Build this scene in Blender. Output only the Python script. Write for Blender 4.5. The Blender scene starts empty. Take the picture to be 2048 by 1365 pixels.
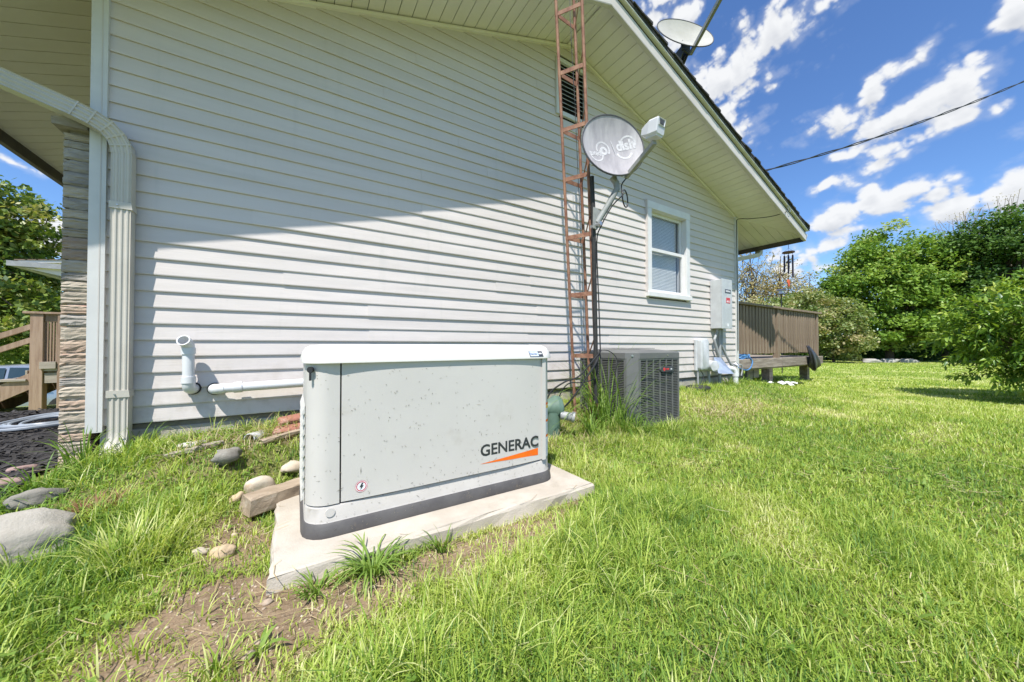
import bpy, bmesh, math, random
import numpy as np
from mathutils import Vector, Matrix, Euler, noise as mnoise

# ------------------------------------------------------------------ scene, camera, sky, sun
sc = bpy.context.scene
COL = sc.collection
R = math.radians

cam_d = bpy.data.cameras.new('camera')
cam = bpy.data.objects.new('camera', cam_d)
COL.objects.link(cam)
cam.location = (0.0, 0.0, 0.835)
cam.rotation_euler = (R(90.78), 0.0, R(-31.92))
cam_d.sensor_fit = 'HORIZONTAL'
cam_d.sensor_width = 36.0
cam_d.lens = 12.217
cam_d.clip_start = 0.02
cam_d.clip_end = 2000.0
sc.camera = cam

SUN_DIR = Vector((-0.354, -0.37, 0.859)).normalized()      # towards the sun
sun_d = bpy.data.lights.new('sun', 'SUN')
sun_d.energy = 4.3
sun_d.angle = R(0.53)
sun_d.color = (1.0, 0.955, 0.885)
sun = bpy.data.objects.new('sun', sun_d)
COL.objects.link(sun)
sun.rotation_euler = SUN_DIR.to_track_quat('Z', 'Y').to_euler()

sc.view_settings.view_transform = 'Standard'
sc.view_settings.look = 'None'
sc.view_settings.exposure = 0.74
sc.view_settings.gamma = 1.0
sc.view_settings.use_curve_mapping = False
sc.render.engine = 'CYCLES'
sc.cycles.max_bounces = 5
sc.cycles.diffuse_bounces = 3
sc.cycles.glossy_bounces = 2
sc.cycles.transmission_bounces = 3
sc.cycles.transparent_max_bounces = 6
sc.cycles.sample_clamp_indirect = 6.0
sc.cycles.use_denoising = True


class NT:
    """small helper round a node tree"""
    def __init__(self, tree):
        self.t = tree
        self.n = tree.nodes
        self.l = tree.links

    def new(self, kind, **kw):
        nd = self.n.new(kind)
        for k, v in kw.items():
            setattr(nd, k, v)
        return nd

    def put(self, sock, v):
        if v is None:
            return
        if hasattr(v, 'is_output'):
            self.l.new(v, sock)
        else:
            sock.default_value = v

    def math(self, op, a, b=None, c=None, clamp=False):
        nd = self.new('ShaderNodeMath', operation=op, use_clamp=clamp)
        self.put(nd.inputs[0], a)
        self.put(nd.inputs[1], b)
        self.put(nd.inputs[2], c)
        return nd.outputs[0]

    def noise(self, vec, scale, detail=4.0, rough=0.55, dist=0.0):
        nd = self.new('ShaderNodeTexNoise')
        self.put(nd.inputs['Vector'], vec)
        nd.inputs['Scale'].default_value = scale
        nd.inputs['Detail'].default_value = detail
        nd.inputs['Roughness'].default_value = rough
        nd.inputs['Distortion'].default_value = dist
        return nd.outputs[0]

    def mix(self, fac, a, b, blend='MIX'):
        nd = self.new('ShaderNodeMix', data_type='RGBA', blend_type=blend)
        self.put(nd.inputs[0], fac)
        for s, v in ((nd.inputs[6], a), (nd.inputs[7], b)):
            if isinstance(v, (tuple, list)) and len(v) == 3:
                v = (*v, 1.0)
            self.put(s, v)
        return nd.outputs[2]

    def ramp(self, fac, lo, hi, smooth=True):
        nd = self.new('ShaderNodeMapRange')
        nd.interpolation_type = 'SMOOTHSTEP' if smooth else 'LINEAR'
        self.put(nd.inputs[0], fac)
        nd.inputs[1].default_value = lo
        nd.inputs[2].default_value = hi
        return nd.outputs[0]

    def mapping(self, vec, scale=(1, 1, 1), loc=(0, 0, 0), rot=(0, 0, 0), kind='POINT'):
        nd = self.new('ShaderNodeMapping', vector_type=kind)
        self.put(nd.inputs[0], vec)
        nd.inputs[1].default_value = loc
        nd.inputs[2].default_value = rot
        nd.inputs[3].default_value = scale
        return nd.outputs[0]


# ---- world: Nishita sky with broken fair-weather cloud all round
world = bpy.data.worlds.new('World')
sc.world = world
world.use_nodes = True
w = NT(world.node_tree)
w.n.clear()
sky = w.new('ShaderNodeTexSky', sky_type='NISHITA')
sky.sun_disc = False
sky.sun_elevation = math.asin(SUN_DIR.z)
sky.sun_rotation = math.atan2(SUN_DIR.x, SUN_DIR.y)
sky.altitude = 250.0
sky.air_density = 1.0
sky.dust_density = 0.35
sky.ozone_density = 2.2
tc = w.new('ShaderNodeTexCoord')
# cloud banks: azimuth, elevation (degrees), half length, half height, tilt
BANKS = [
    (61.5, 33, 4.5, 3.2, 10), (66, 34, 5, 3, 15), (71, 35.5, 4.5, 2.3, 12), (74.8, 36.3, 2.2, 1.4, 20), (64, 30, 3.5, 2.2, 20),
    (57.5, 38, 2.5, 1.6, 0), (65.5, 27.5, 2.2, 1.5, 10), (75.8, 24.8, 2.6, 1.8, 10), (79.5, 24.3, 3.5, 1.9, 5),
    (83.5, 24.6, 2.8, 1.3, 20), (80, 20.8, 2.8, 1.1, 0), (83, 21.8, 2.6, 1.0, 5), (81.3, 28.6, 1.6, .9, 25), (78, 27.3, 1.8, .6, 40),
    (75.8, 21.7, 1.6, .8, 0), (86.4, 21.5, 1, .8, 0), (73.6, 18.7, 1.4, .5, 5), (75.5, 15, 2.5, 1.1, 5), (79, 16, 3, 1.6, 5),
    (82, 16.7, 2, 1.1, 0), (77.5, 12.7, 2, 1.2, 0), (84.5, 13.8, 3, 1.5, 0), (88, 13.5, 2.5, 1.8, 0), (72.4, 10.8, 2.2, 1.4, 0),
    (70, 10, 2, 1.5, 0), (87.6, 28.5, 1.6, 1.3, 40), (56, 42, 2.5, 1.5, 20), (60, 41, 2, 1, 20), (-21, 10.5, 4, 2, 0), (-23.4, 17, 2, .5, -10),
    (95, 31, 4, 2, 15), (97, 18, 5, 2, 5), (104, 25, 5, 2.5, 10), (112, 14, 6, 2, 5), (118, 34, 6, 3, 12), (128, 22, 6, 2.4, 8),
    (140, 13, 6, 2, 0), (150, 36, 7, 3, -12), (160, 24, 6, 2.5, 6), (176, 15, 7, 2.2, 0), (-170, 32, 7, 3, 8), (-155, 20, 6, 2.4, 5),
    (-138, 34, 6, 3, 10), (-120, 16, 7, 2.2, 0), (-102, 28, 6, 3, 14), (-85, 18, 6, 2.2, 5), (-68, 32, 6, 3, 12), (-52, 20, 5, 2, 5),
    (-40, 12, 5, 2, 0), (-8, 16, 5, 2, 5), (6, 28, 6, 2.6, -8), (20, 14, 6, 2, 4), (36, 26, 5, 2.6, 12), (48, 15, 5, 2, 4),
    (-35, 48, 8, 4, 12), (30, 55, 9, 4, 20), (95, 52, 8, 4, 18), (160, 56, 9, 4, 0), (-100, 58, 9, 4, 0),
]
_TAB = np.random.default_rng(12345).random((512, 512)).astype(np.float32)


def vnoise(x, y, seed=0):
    """smooth value noise, vectorised"""
    x, y = np.asarray(x, np.float32), np.asarray(y, np.float32)
    fx, fy = np.floor(x), np.floor(y)
    xi, yi = (fx.astype(np.int32) + seed * 37) & 511, (fy.astype(np.int32) + seed * 91) & 511
    u, v = x - fx, y - fy
    u, v = u * u * (3 - 2 * u), v * v * (3 - 2 * v)
    x2, y2 = (xi + 1) & 511, (yi + 1) & 511
    a, b_ = _TAB[xi, yi], _TAB[xi, y2]
    a = a + (_TAB[x2, yi] - a) * u
    b_ = b_ + (_TAB[x2, y2] - b_) * u
    return a + (b_ - a) * v


def fbm(x, y, octaves, seed, gain=.52):
    out, amp, tot = 0, 1.0, 0
    for k in range(octaves):
        out = out + amp * vnoise(x, y, seed + k)
        tot += amp
        amp *= gain
        x, y = x * 1.93 + 3.7 + .31 * y, y * 1.97 - 1.9 - .28 * x
    return out / tot


def billow(x, y, octaves, seed, gain=.55):
    out, amp, tot = 0, 1.0, 0
    for k in range(octaves):
        out = out + amp * np.abs(2 * vnoise(x, y, seed + k) - 1)
        tot += amp
        amp *= gain
        x, y = x * 1.93 + 3.7 + .31 * y, y * 1.97 - 1.9 - .28 * x
    return out / tot


def sstep(a, b_, x):
    t_ = np.clip((x - a) / (b_ - a), 0, 1)
    return t_ * t_ * (3 - 2 * t_)


def cloud_field():
    """cloud cover and brightness over the whole sky, as an equirectangular map made here"""
    W_, H_ = 3072, 768
    N_ = 580                                      # rows above the horizon that carry cloud
    u = (np.arange(W_) + .5) / W_
    v = (np.arange(N_) + .5) / (2 * H_) + .5
    az_ = 90 - np.degrees((.5 - u) * 2 * np.pi)
    az_ = (az_ + 180) % 360 - 180
    el_ = np.degrees((v - .5) * np.pi)
    A_, E_ = np.meshgrid(az_.astype(np.float32), el_.astype(np.float32))
    wob = (fbm(A_ / 5.0, E_ / 3.2, 4, 77) - .5)
    wob2 = (fbm(A_ / 5.0 + 40, E_ / 3.2, 4, 91) - .5)
    Aw, Ew = A_ + 4.0 * wob, E_ + 2.4 * wob2
    d = np.full(A_.shape, -1.5, np.float32)
    for (a, e, hl, hh, t_) in BANKS:
        m_ = np.abs((az_ - a + 180) % 360 - 180) < 2.2 * hl + 5
        da = (Aw[:, m_] - a + 180) % 360 - 180
        de = Ew[:, m_] - e
        c_, s_ = math.cos(R(t_)), math.sin(R(t_))
        q = 1 - np.sqrt(((da * c_ + de * s_) / hl) ** 2 + ((-da * s_ + de * c_) / hh) ** 2) * .95
        d[:, m_] = np.logaddexp(d[:, m_] * 5, q * 5) / 5
    f1 = 1.15 * (billow(A_ / 3.0, E_ / 2.4, 6, 11) - .40) + .55 * (fbm(A_ / 3.4, E_ / 2.6, 6, 31) - .5)
    dd = np.maximum(d, -1.3) * .74 + f1 * 1.5 + .10
    al = np.maximum(sstep(-.04, .42, dd), .24 * sstep(-.40, .40, dd + .9 * (fbm(A_ / 2.6 - .3 * E_, E_ / 1.0, 6, 23) - .5)))
    up = np.roll(dd, -9, axis=0)
    lit = np.clip(.80 + .55 * (dd - up) - .30 * sstep(.45, 1.1, dd) + .5 * (fbm(A_ / 2.2, E_ / 1.4, 5, 5) - .5), 0, 1)
    al = al * sstep(0, 2.5, E_) * (1 - sstep(58, 66, E_))
    full = np.zeros((2 * H_, W_, 4), np.float32)
    full[..., 3] = 1
    full[H_:H_ + N_, :, 0] = al
    full[H_:H_ + N_, :, 1] = lit
    im = bpy.data.images.new('cloud_cover', W_, 2 * H_, alpha=False, float_buffer=True)
    im.colorspace_settings.name = 'Non-Color'
    im.pixels.foreach_set(full.ravel())
    im.update()
    return im


env = w.new('ShaderNodeTexEnvironment', interpolation='Linear')
env.image = cloud_field()
w.l.new(tc.outputs['Generated'], env.inputs[0])
sep = w.new('ShaderNodeSeparateColor')
w.l.new(env.outputs[0], sep.inputs[0])
alpha = sep.outputs[0]
cloud_c = w.mix(sep.outputs[1], (5.3, 5.6, 6.2, 1), (9.3, 9.4, 9.5, 1))
hsv = w.new('ShaderNodeHueSaturation')
hsv.inputs['Saturation'].default_value = 1.08
hsv.inputs['Hue'].default_value = 0.507
hsv.inputs['Value'].default_value = 1.55
w.l.new(sky.outputs[0], hsv.inputs['Color'])
skyb = w.mix(1.0, hsv.outputs[0], (.86, 1.08, 1.25, 1), 'MULTIPLY')
skyc = w.mix(w.math('MULTIPLY', alpha, 0.96), skyb, cloud_c)
bg = w.new('ShaderNodeBackground')
w.l.new(skyc, bg.inputs['Color'])
bg.inputs['Strength'].default_value = 0.062
wo = w.new('ShaderNodeOutputWorld')
w.l.new(bg.outputs[0], wo.inputs['Surface'])

# ------------------------------------------------------------------ materials
MATS = {}


def pmat(name, c1, c2=None, scale=6.0, rough=0.6, bump=0.0, bscale=60.0, metallic=0.0, spec=0.4,
         stretch=(1, 1, 1), bstretch=None, detail=5.0, rnd=0.0, lo=0.35, hi=0.65, coat=0.0, third=None, tscale=2.0, tlo=.55, thi=.7):
    """Principled material: two colours mixed by noise, optional third in patches, fine relief, per-object tint"""
    m = bpy.data.materials.new(name)
    m.use_nodes = True
    t = NT(m.node_tree)
    p = t.n['Principled BSDF']
    tcn = t.new('ShaderNodeTexCoord')
    vec = tcn.outputs['Object']
    if c2 is None:
        c2 = tuple(x * 0.9 for x in c1)
    f = t.noise(t.mapping(vec, scale=stretch), scale, detail, 0.6)
    col = t.mix(t.ramp(f, lo, hi), c1, c2)
    if third is not None:
        f3 = t.noise(t.mapping(vec, scale=stretch, loc=(4.2, 1.3, 7.7)), tscale, 5.0, 0.65)
        col = t.mix(t.ramp(f3, tlo, thi), col, third)
    if rnd > 0:
        oi = t.new('ShaderNodeObjectInfo')
        v = t.math('ADD', t.math('MULTIPLY', oi.outputs['Random'], 2 * rnd), 1.0 - rnd)
        hs = t.new('ShaderNodeHueSaturation')
        t.l.new(col, hs.inputs['Color'])
        t.l.new(v, hs.inputs['Value'])
        col = hs.outputs[0]
    t.l.new(col, p.inputs['Base Color'])
    p.inputs['Roughness'].default_value = rough
    p.inputs['Metallic'].default_value = metallic
    p.inputs['Specular IOR Level'].default_value = spec
    p.inputs['Coat Weight'].default_value = coat
    if bump > 0:
        b = t.new('ShaderNodeBump')
        b.inputs['Strength'].default_value = min(1.0, bump)
        b.inputs['Distance'].default_value = 0.004 * max(1.0, bump)
        t.l.new(t.noise(t.mapping(vec, scale=bstretch or stretch), bscale, 5.0, 0.6), b.inputs['Height'])
        t.l.new(b.outputs[0], p.inputs['Normal'])
    MATS[name] = m
    return m


def leafmat(name, cols, trans=0.35, gloss=0.06, rough=0.45):
    """foliage: colour along a ramp by the per-face 'tint' attribute, light passing through thin blades"""
    m = bpy.data.materials.new(name)
    m.use_nodes = True
    t = NT(m.node_tree)
    t.n.clear()
    at = t.new('ShaderNodeAttribute', attribute_name='tint')
    cr = t.new('ShaderNodeValToRGB')
    els = cr.color_ramp.elements
    n = len(cols)
    while len(els) < n:
        els.new(0.5)
    for i, c in enumerate(cols):
        els[i].position = i / max(1, n - 1)
        els[i].color = (*c, 1)
    t.l.new(at.outputs['Fac'], cr.inputs[0])
    d = t.new('ShaderNodeBsdfDiffuse')
    tr = t.new('ShaderNodeBsdfTranslucent')
    g = t.new('ShaderNodeBsdfGlossy')
    g.inputs['Roughness'].default_value = rough
    g.inputs['Color'].default_value = (0.9, 0.95, 1.0, 1)
    t.l.new(cr.outputs[0], d.inputs['Color'])
    warm = t.mix(1.0, cr.outputs[0], (1.15, 1.1, 0.55, 1), 'MULTIPLY')
    t.l.new(warm, tr.inputs['Color'])
    m1 = t.new('ShaderNodeMixShader')
    m1.inputs[0].default_value = trans
    t.l.new(d.outputs[0], m1.inputs[1])
    t.l.new(tr.outputs[0], m1.inputs[2])
    m2 = t.new('ShaderNodeMixShader')
    m2.inputs[0].default_value = gloss
    t.l.new(m1.outputs[0], m2.inputs[1])
    t.l.new(g.outputs[0], m2.inputs[2])
    o = t.new('ShaderNodeOutputMaterial')
    t.l.new(m2.outputs[0], o.inputs['Surface'])
    MATS[name] = m
    return m


pmat('vinyl', (.60, .555, .525), (.565, .52, .49), 3.0, .5, .25, 90, stretch=(.25, 1, 3), bstretch=(.06, 1, 2.2), rnd=.02, third=(.53, .50, .46), tscale=1.2, tlo=.58, thi=.8)
pmat('white_trim', (.60, .60, .585), (.56, .56, .545), 5, .42, .1, 40)
pmat('window_vinyl', (.70, .69, .675), (.65, .64, .63), 6, .35)
pmat('soffit', (.78, .745, .69), (.73, .695, .64), 2.5, .45, rnd=.025)
pmat('groove', (.20, .19, .15), (.15, .145, .11), 8, .8)
pmat('fascia', (.56, .53, .495), (.51, .48, .445), 3.0, .4, .1, 30, third=(.58, .55, .5), tscale=2.5, tlo=.6, thi=.8)
pmat('drip_edge', (.80, .79, .76), (.72, .71, .68), 6, .35)
pmat('shingle', (.030, .032, .034), (.055, .055, .055), 60, .95, .8, 220, rnd=.15)
pmat('brown_metal', (.055, .045, .038), (.085, .068, .055), 5, .5)
pmat('cream_metal', (.53, .50, .44), (.49, .46, .40), 4, .38, .08, 30, third=(.50, .47, .40), tscale=6, tlo=.66, thi=.85)
pmat('concrete', (.50, .45, .38), (.41, .365, .30), 5, .9, .55, 140, third=(.25, .215, .165), tscale=3.2, tlo=.54, thi=.72)
pmat('block', (.46, .43, .375), (.36, .335, .29), 9, .95, .8, 120, rnd=.06, third=(.24, .22, .18), tscale=3, tlo=.5, thi=.75)
pmat('gen_body', (.57, .545, .51), (.55, .525, .49), 3, .42, .12, 260, third=(.50, .47, .425), tscale=5, tlo=.6, thi=.8)
pmat('gen_lid', (.70, .68, .64), (.68, .66, .62), 3, .38, .1, 260)  # paler than gen_body: light falling from above is put into the colour
pmat('gen_base', (.075, .070, .070), (.10, .095, .092), 9, .6, .3, 160, third=(.17, .14, .10), tscale=14, tlo=.6, thi=.78)
pmat('gen_skirt', (.50, .475, .44), (.455, .43, .395), 8, .5, .2, 160, third=(.38, .345, .29), tscale=22, tlo=.58, thi=.75)
pmat('gap', (.02, .02, .02), (.03, .03, .03), 5, .9)
pmat('ink', (.028, .032, .032), (.04, .045, .045), 40, .5)
pmat('orange', (.86, .17, .012), (.80, .145, .01), 10, .45)
pmat('decal_white', (.78, .79, .82), (.74, .75, .78), 30, .4)
pmat('decal_text', (.45, .47, .52), (.62, .63, .66), 300, .5)
pmat('decal_red', (.60, .05, .06), (.55, .04, .05), 30, .4)
pmat('decal_yellow', (.85, .55, .03), (.8, .5, .03), 30, .4)
pmat('badge_blue', (.50, .60, .80), (.62, .70, .84), 90, .35)
pmat('badge_dark', (.045, .05, .06), (.06, .065, .08), 40, .35)
pmat('ac_grey', (.125, .128, .125), (.145, .148, .144), 3, .5, .12, 200, third=(.175, .175, .168), tscale=4, tlo=.6, thi=.85, rnd=.02)
pmat('ac_dark', (.022, .024, .024), (.03, .032, .032), 10, .8)
pmat('steel', (.55, .56, .57), (.45, .46, .47), 20, .35, metallic=.85)
pmat('galvanised', (.50, .56, .62), (.40, .45, .51), 14, .38, .1, 60, metallic=.75)
pmat('conduit', (.34, .35, .355), (.28, .29, .295), 8, .5)
pmat('pvc', (.66, .67, .68), (.62, .63, .64), 5, .28, third=(.66, .64, .56), tscale=6, tlo=.62, thi=.8)
pmat('rubber', (.02, .02, .021), (.035, .034, .033), 20, .7, .3, 120)
pmat('cable_black', (.018, .018, .02), (.03, .03, .032), 20, .5)
pmat('dish_grey', (.30, .285, .30), (.38, .36, .375), 6, .5, .1, 60, stretch=(2.5, 2.5, .6), third=(.48, .46, .465), tscale=3.0, tlo=.5, thi=.75)
pmat('dish_print', (.60, .59, .60), (.46, .45, .46), 60, .5)
pmat('dish_back', (.055, .055, .06), (.09, .09, .095), 10, .55)
pmat('dish_arm', (.30, .31, .30), (.24, .25, .24), 12, .5, .1, 60)
pmat('lnb', (.60, .61, .64), (.55, .56, .59), 8, .4)
pmat('dish_white', (.42, .41, .37), (.37, .36, .32), 5, .5, third=(.36, .26, .16), tscale=2.6, tlo=.6, thi=.8)
pmat('tower_rust', (.18, .078, .05), (.30, .165, .105), 13, .75, .5, 90, third=(.13, .06, .045), tscale=8, tlo=.62, thi=.75, rnd=.12)
pmat('wood_deck', (.185, .135, .092), (.25, .19, .135), 7, .85, .6, 60, stretch=(3, 3, .35), rnd=.12, third=(.12, .09, .065), tscale=4, tlo=.6, thi=.8)
pmat('wood_beam', (.19, .155, .125), (.30, .255, .21), 6, .9, .7, 60, stretch=(.4, 3, 3), third=(.40, .36, .31), tscale=9, tlo=.55, thi=.72, rnd=.08)
pmat('wood_porch', (.27, .18, .125), (.36, .255, .185), 6, .8, .5, 50, stretch=(4, 4, .3), rnd=.10, third=(.17, .105, .075), tscale=5, tlo=.6, thi=.78)
pmat('wood_grey', (.38, .335, .28), (.28, .24, .195), 7, .9, .7, 50, stretch=(.35, 3, 3), rnd=.08)
pmat('timber', (.40, .32, .235), (.28, .215, .15), 5, .9, .9, 45, stretch=(.25, 4, 4), third=(.48, .415, .33), tscale=4, tlo=.55, thi=.75)
pmat('stone_a', (.32, .235, .175), (.42, .33, .25), 10, .95, 1.0, 90, stretch=(.6, .6, 2.5), rnd=.12, third=(.36, .21, .165), tscale=9, tlo=.6, thi=.72)
pmat('stone_b', (.34, .29, .225), (.43, .375, .30), 10, .95, 1.0, 90, stretch=(.6, .6, 2.5), rnd=.12, third=(.30, .255, .205), tscale=9, tlo=.55, thi=.72)
pmat('stone_c', (.26, .235, .205), (.37, .34, .30), 12, .95, 1.0, 90, stretch=(.6, .6, 2.5), rnd=.12, third=(.20, .175, .155), tscale=9, tlo=.55, thi=.72)
pmat('mortar', (.22, .205, .18), (.17, .155, .135), 14, .95, .6, 80)
pmat('boulder', (.40, .375, .325), (.31, .285, .24), 4.5, .9, .9, 70, third=(.24, .22, .175), tscale=3, tlo=.52, thi=.75)
pmat('rock_grey', (.25, .235, .20), (.18, .168, .145), 12, .9, 1.0, 70, third=(.30,.295,.265), tscale=20, tlo=.55, thi=.7)
pmat('rock_pale', (.55, .49, .39), (.45, .375, .28), 8, .85, .5, 80, third=(.40, .29, .19), tscale=9, tlo=.62, thi=.78)
pmat('rock_tan', (.50, .39, .25), (.40, .30, .19), 10, .9, .6, 80)
pmat('rock_pink', (.34, .24, .215), (.26, .18, .155), 12, .9, .7, 80, third=(.42, .36, .33), tscale=12, tlo=.6, thi=.75)
pmat('brick', (.33, .145, .10), (.26, .11, .078), 12, .9, .7, 80, third=(.42, .30, .25), tscale=9, tlo=.62, thi=.78)
pmat('rubble_white', (.70, .67, .63), (.55, .51, .46), 20, .8, .6, 90)
pmat('paper', (.74, .75, .77), (.66, .67, .69), 12, .7, .3, 40)
pmat('mulch', (.022, .020, .019), (.045, .04, .037), 30, .95, .9, 80)
pmat('mulch_chip', (.026, .024, .023), (.055, .05, .047), 9, .85, .6, 60)
pmat('hose', (.30, .33, .37), (.24, .27, .30), 8, .4)
pmat('hose_blue', (.06, .16, .36), (.10, .26, .50), 14, .35)
pmat('tarp', (.025, .025, .032), (.05, .05, .06), 9, .38, .5, 30)
pmat('chime_metal', (.035, .025, .06), (.055, .03, .05), 10, .35, metallic=.3)
pmat('chime_wood', (.20, .09, .07), (.15, .065, .05), 20, .6)
pmat('chime_orange', (.75, .13, .03), (.65, .10, .03), 14, .5)
pmat('feeder', (.045, .055, .10), (.07, .085, .14), 20, .5)
pmat('bark', (.115, .085, .062), (.075, .055, .04), 12, .95, 1.0, 40, stretch=(3, 3, .5))
pmat('bark_pale', (.27, .225, .18), (.20, .165, .13), 12, .95, .8, 40, stretch=(3, 3, .5))
pmat('green_paint', (.115, .185, .145), (.09, .15, .115), 14, .55, .2, 90)
pmat('meter_grey', (.50, .52, .53), (.44, .455, .465), 9, .4, .1, 60)
pmat('car_paint', (.36, .39, .43), (.34, .37, .41), 5, .25, metallic=.6, coat=.8)
pmat('car_trim', (.02, .02, .022), (.03, .03, .03), 8, .5)
pmat('car_glass', (.025, .045, .055), (.03, .05, .06), 5, .06, spec=.8)
pmat('blind', (.70, .70, .69), (.64, .64, .63), 4, .6)
pmat('dark_room', (.05, .052, .055), (.04, .042, .045), 4, .9)
pmat('silk', (.025, .022, .03), (.03, .028, .035), 20, .4)
pmat('ledge_stone', (.40, .385, .36), (.32, .305, .28), 6, .9, .7, 60)

# siding: rain-splash dirt low down, faint streaks, oil-canning
t = NT(MATS['vinyl'].node_tree)
p = t.n['Principled BSDF']
vec = t.new('ShaderNodeTexCoord').outputs['Object']
sp = t.new('ShaderNodeSeparateXYZ')
t.l.new(vec, sp.inputs[0])
base_link = p.inputs['Base Color'].links[0].from_socket
spl = t.math('MULTIPLY', t.ramp(sp.outputs[2], .95, .34), t.ramp(t.noise(vec, 7.0, 5.0, .65), .42, .72))
c1 = t.mix(t.math('MULTIPLY', spl, .55), base_link, (.36, .31, .25, 1))
stk = t.ramp(t.noise(t.mapping(vec, scale=(6, 1, .5)), 2.2, 4.0, .6), .56, .8)
c1 = t.mix(t.math('MULTIPLY', stk, .22), c1, (.40, .40, .36, 1))
spk = t.ramp(t.noise(vec, 95.0, 1.0, .4), .79, .82)
c1 = t.mix(t.math('MULTIPLY', spk, .35), c1, (.16, .15, .13, 1))
t.l.new(c1, p.inputs['Base Color'])
b1 = p.inputs['Normal'].links[0].from_node
b2 = t.new('ShaderNodeBump')
b2.inputs['Strength'].default_value = .35
b2.inputs['Distance'].default_value = .03
t.l.new(t.noise(t.mapping(vec, scale=(1.0, 1, 2.5)), 1.7, 2.0, .5), b2.inputs['Height'])
t.l.new(b2.outputs[0], b1.inputs['Normal'])

# window glass: clear thin pane with a strong sky reflection
gm = bpy.data.materials.new('pane_glass')
gm.use_nodes = True
t = NT(gm.node_tree)
t.n.clear()
tr = t.new('ShaderNodeBsdfTransparent')
tr.inputs[0].default_value = (.92, .94, .95, 1)
gl = t.new('ShaderNodeBsdfGlossy')
gl.inputs['Roughness'].default_value = 0.02
fr = t.new('ShaderNodeLayerWeight')
mx = t.new('ShaderNodeMixShader')
t.l.new(t.math('ADD', t.math('MULTIPLY', t.math('POWER', fr.outputs['Facing'], 4.0), 0.85), 0.09), mx.inputs[0])
t.l.new(tr.outputs[0], mx.inputs[1])
t.l.new(gl.outputs[0], mx.inputs[2])
o = t.new('ShaderNodeOutputMaterial')
t.l.new(mx.outputs[0], o.inputs['Surface'])
MATS['pane_glass'] = gm

# soil under the lawn: earth, straw and thatch in patches
dm = bpy.data.materials.new('soil')
dm.use_nodes = True
t = NT(dm.node_tree)
p = t.n['Principled BSDF']
tcn = t.new('ShaderNodeTexCoord')
vec = tcn.outputs['Object']
n1 = t.noise(vec, 9.0, 6.0, .65)
n2 = t.noise(vec, 70.0, 4.0, .6)
n3 = t.noise(t.mapping(vec, loc=(3, 5, 0)), 1.4, 5.0, .6)
earth = t.mix(t.ramp(n1, .35, .65), (.27, .195, .125), (.19, .135, .085))
earth = t.mix(t.ramp(n2, .52, .75), earth, (.36, .29, .20))
thatch = t.mix(t.ramp(n2, .3, .7), (.10, .115, .035), (.20, .19, .075))
at = t.new('ShaderNodeAttribute', attribute_name='turf')
fac = t.math('ADD', at.outputs['Fac'], t.math('MULTIPLY', t.math('SUBTRACT', n3, .5), .6), clamp=True)
lawnc = t.mix(t.ramp(n1, .3, .7), (.23, .285, .065), (.285, .335, .09))
far = t.new('ShaderNodeAttribute', attribute_name='far')
thatch = t.mix(far.outputs['Fac'], thatch, lawnc)
t.l.new(t.mix(t.ramp(fac, .3, .7), earth, thatch), p.inputs['Base Color'])
p.inputs['Roughness'].default_value = .95
p.inputs['Specular IOR Level'].default_value = .15
b = t.new('ShaderNodeBump')
b.inputs['Strength'].default_value = .9
b.inputs['Distance'].default_value = .012
t.l.new(t.math('ADD', n2, t.math('MULTIPLY', n1, 1.5)), b.inputs['Height'])
t.l.new(b.outputs[0], p.inputs['Normal'])
MATS['soil'] = dm

leafmat('grass', [(.125, .245, .06), (.235, .37, .055), (.38, .50, .08), (.54, .62, .16), (.72, .71, .38)], .42, .015, .5)
leafmat('straw', [(.30, .225, .115), (.45, .36, .20), (.60, .52, .33)], .2, .03, .6)
leafmat('deadleaf', [(.16, .075, .035), (.26, .14, .07), (.36, .23, .12)], .2, .02, .7)
leafmat('weed', [(.10, .20, .03), (.18, .30, .05), (.30, .42, .10)], .4, .015, .5)
leafmat('maple', [(.08, .155, .022), (.155, .275, .038), (.25, .375, .06), (.38, .45, .12)], .36, .015, .5)
leafmat('dark_tree', [(.045, .10, .02), (.085, .165, .032), (.14, .235, .05)], .33, .015, .5)
leafmat('hedge', [(.11, .17, .035), (.20, .27, .07), (.31, .35, .13), (.42, .36, .18)], .36, .03, .5)
leafmat('spring_tree', [(.28, .22, .08), (.42, .36, .15), (.58, .50, .36)], .36, .02, .5)
leafmat('bush', [(.06, .135, .02), (.13, .245, .03), (.27, .40, .055), (.43, .50, .10)], .36, .035, .4)
leafmat('left_maple', [(.065, .12, .02), (.125, .20, .035), (.23, .30, .06), (.42, .39, .14)], .36, .03, .45)


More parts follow.
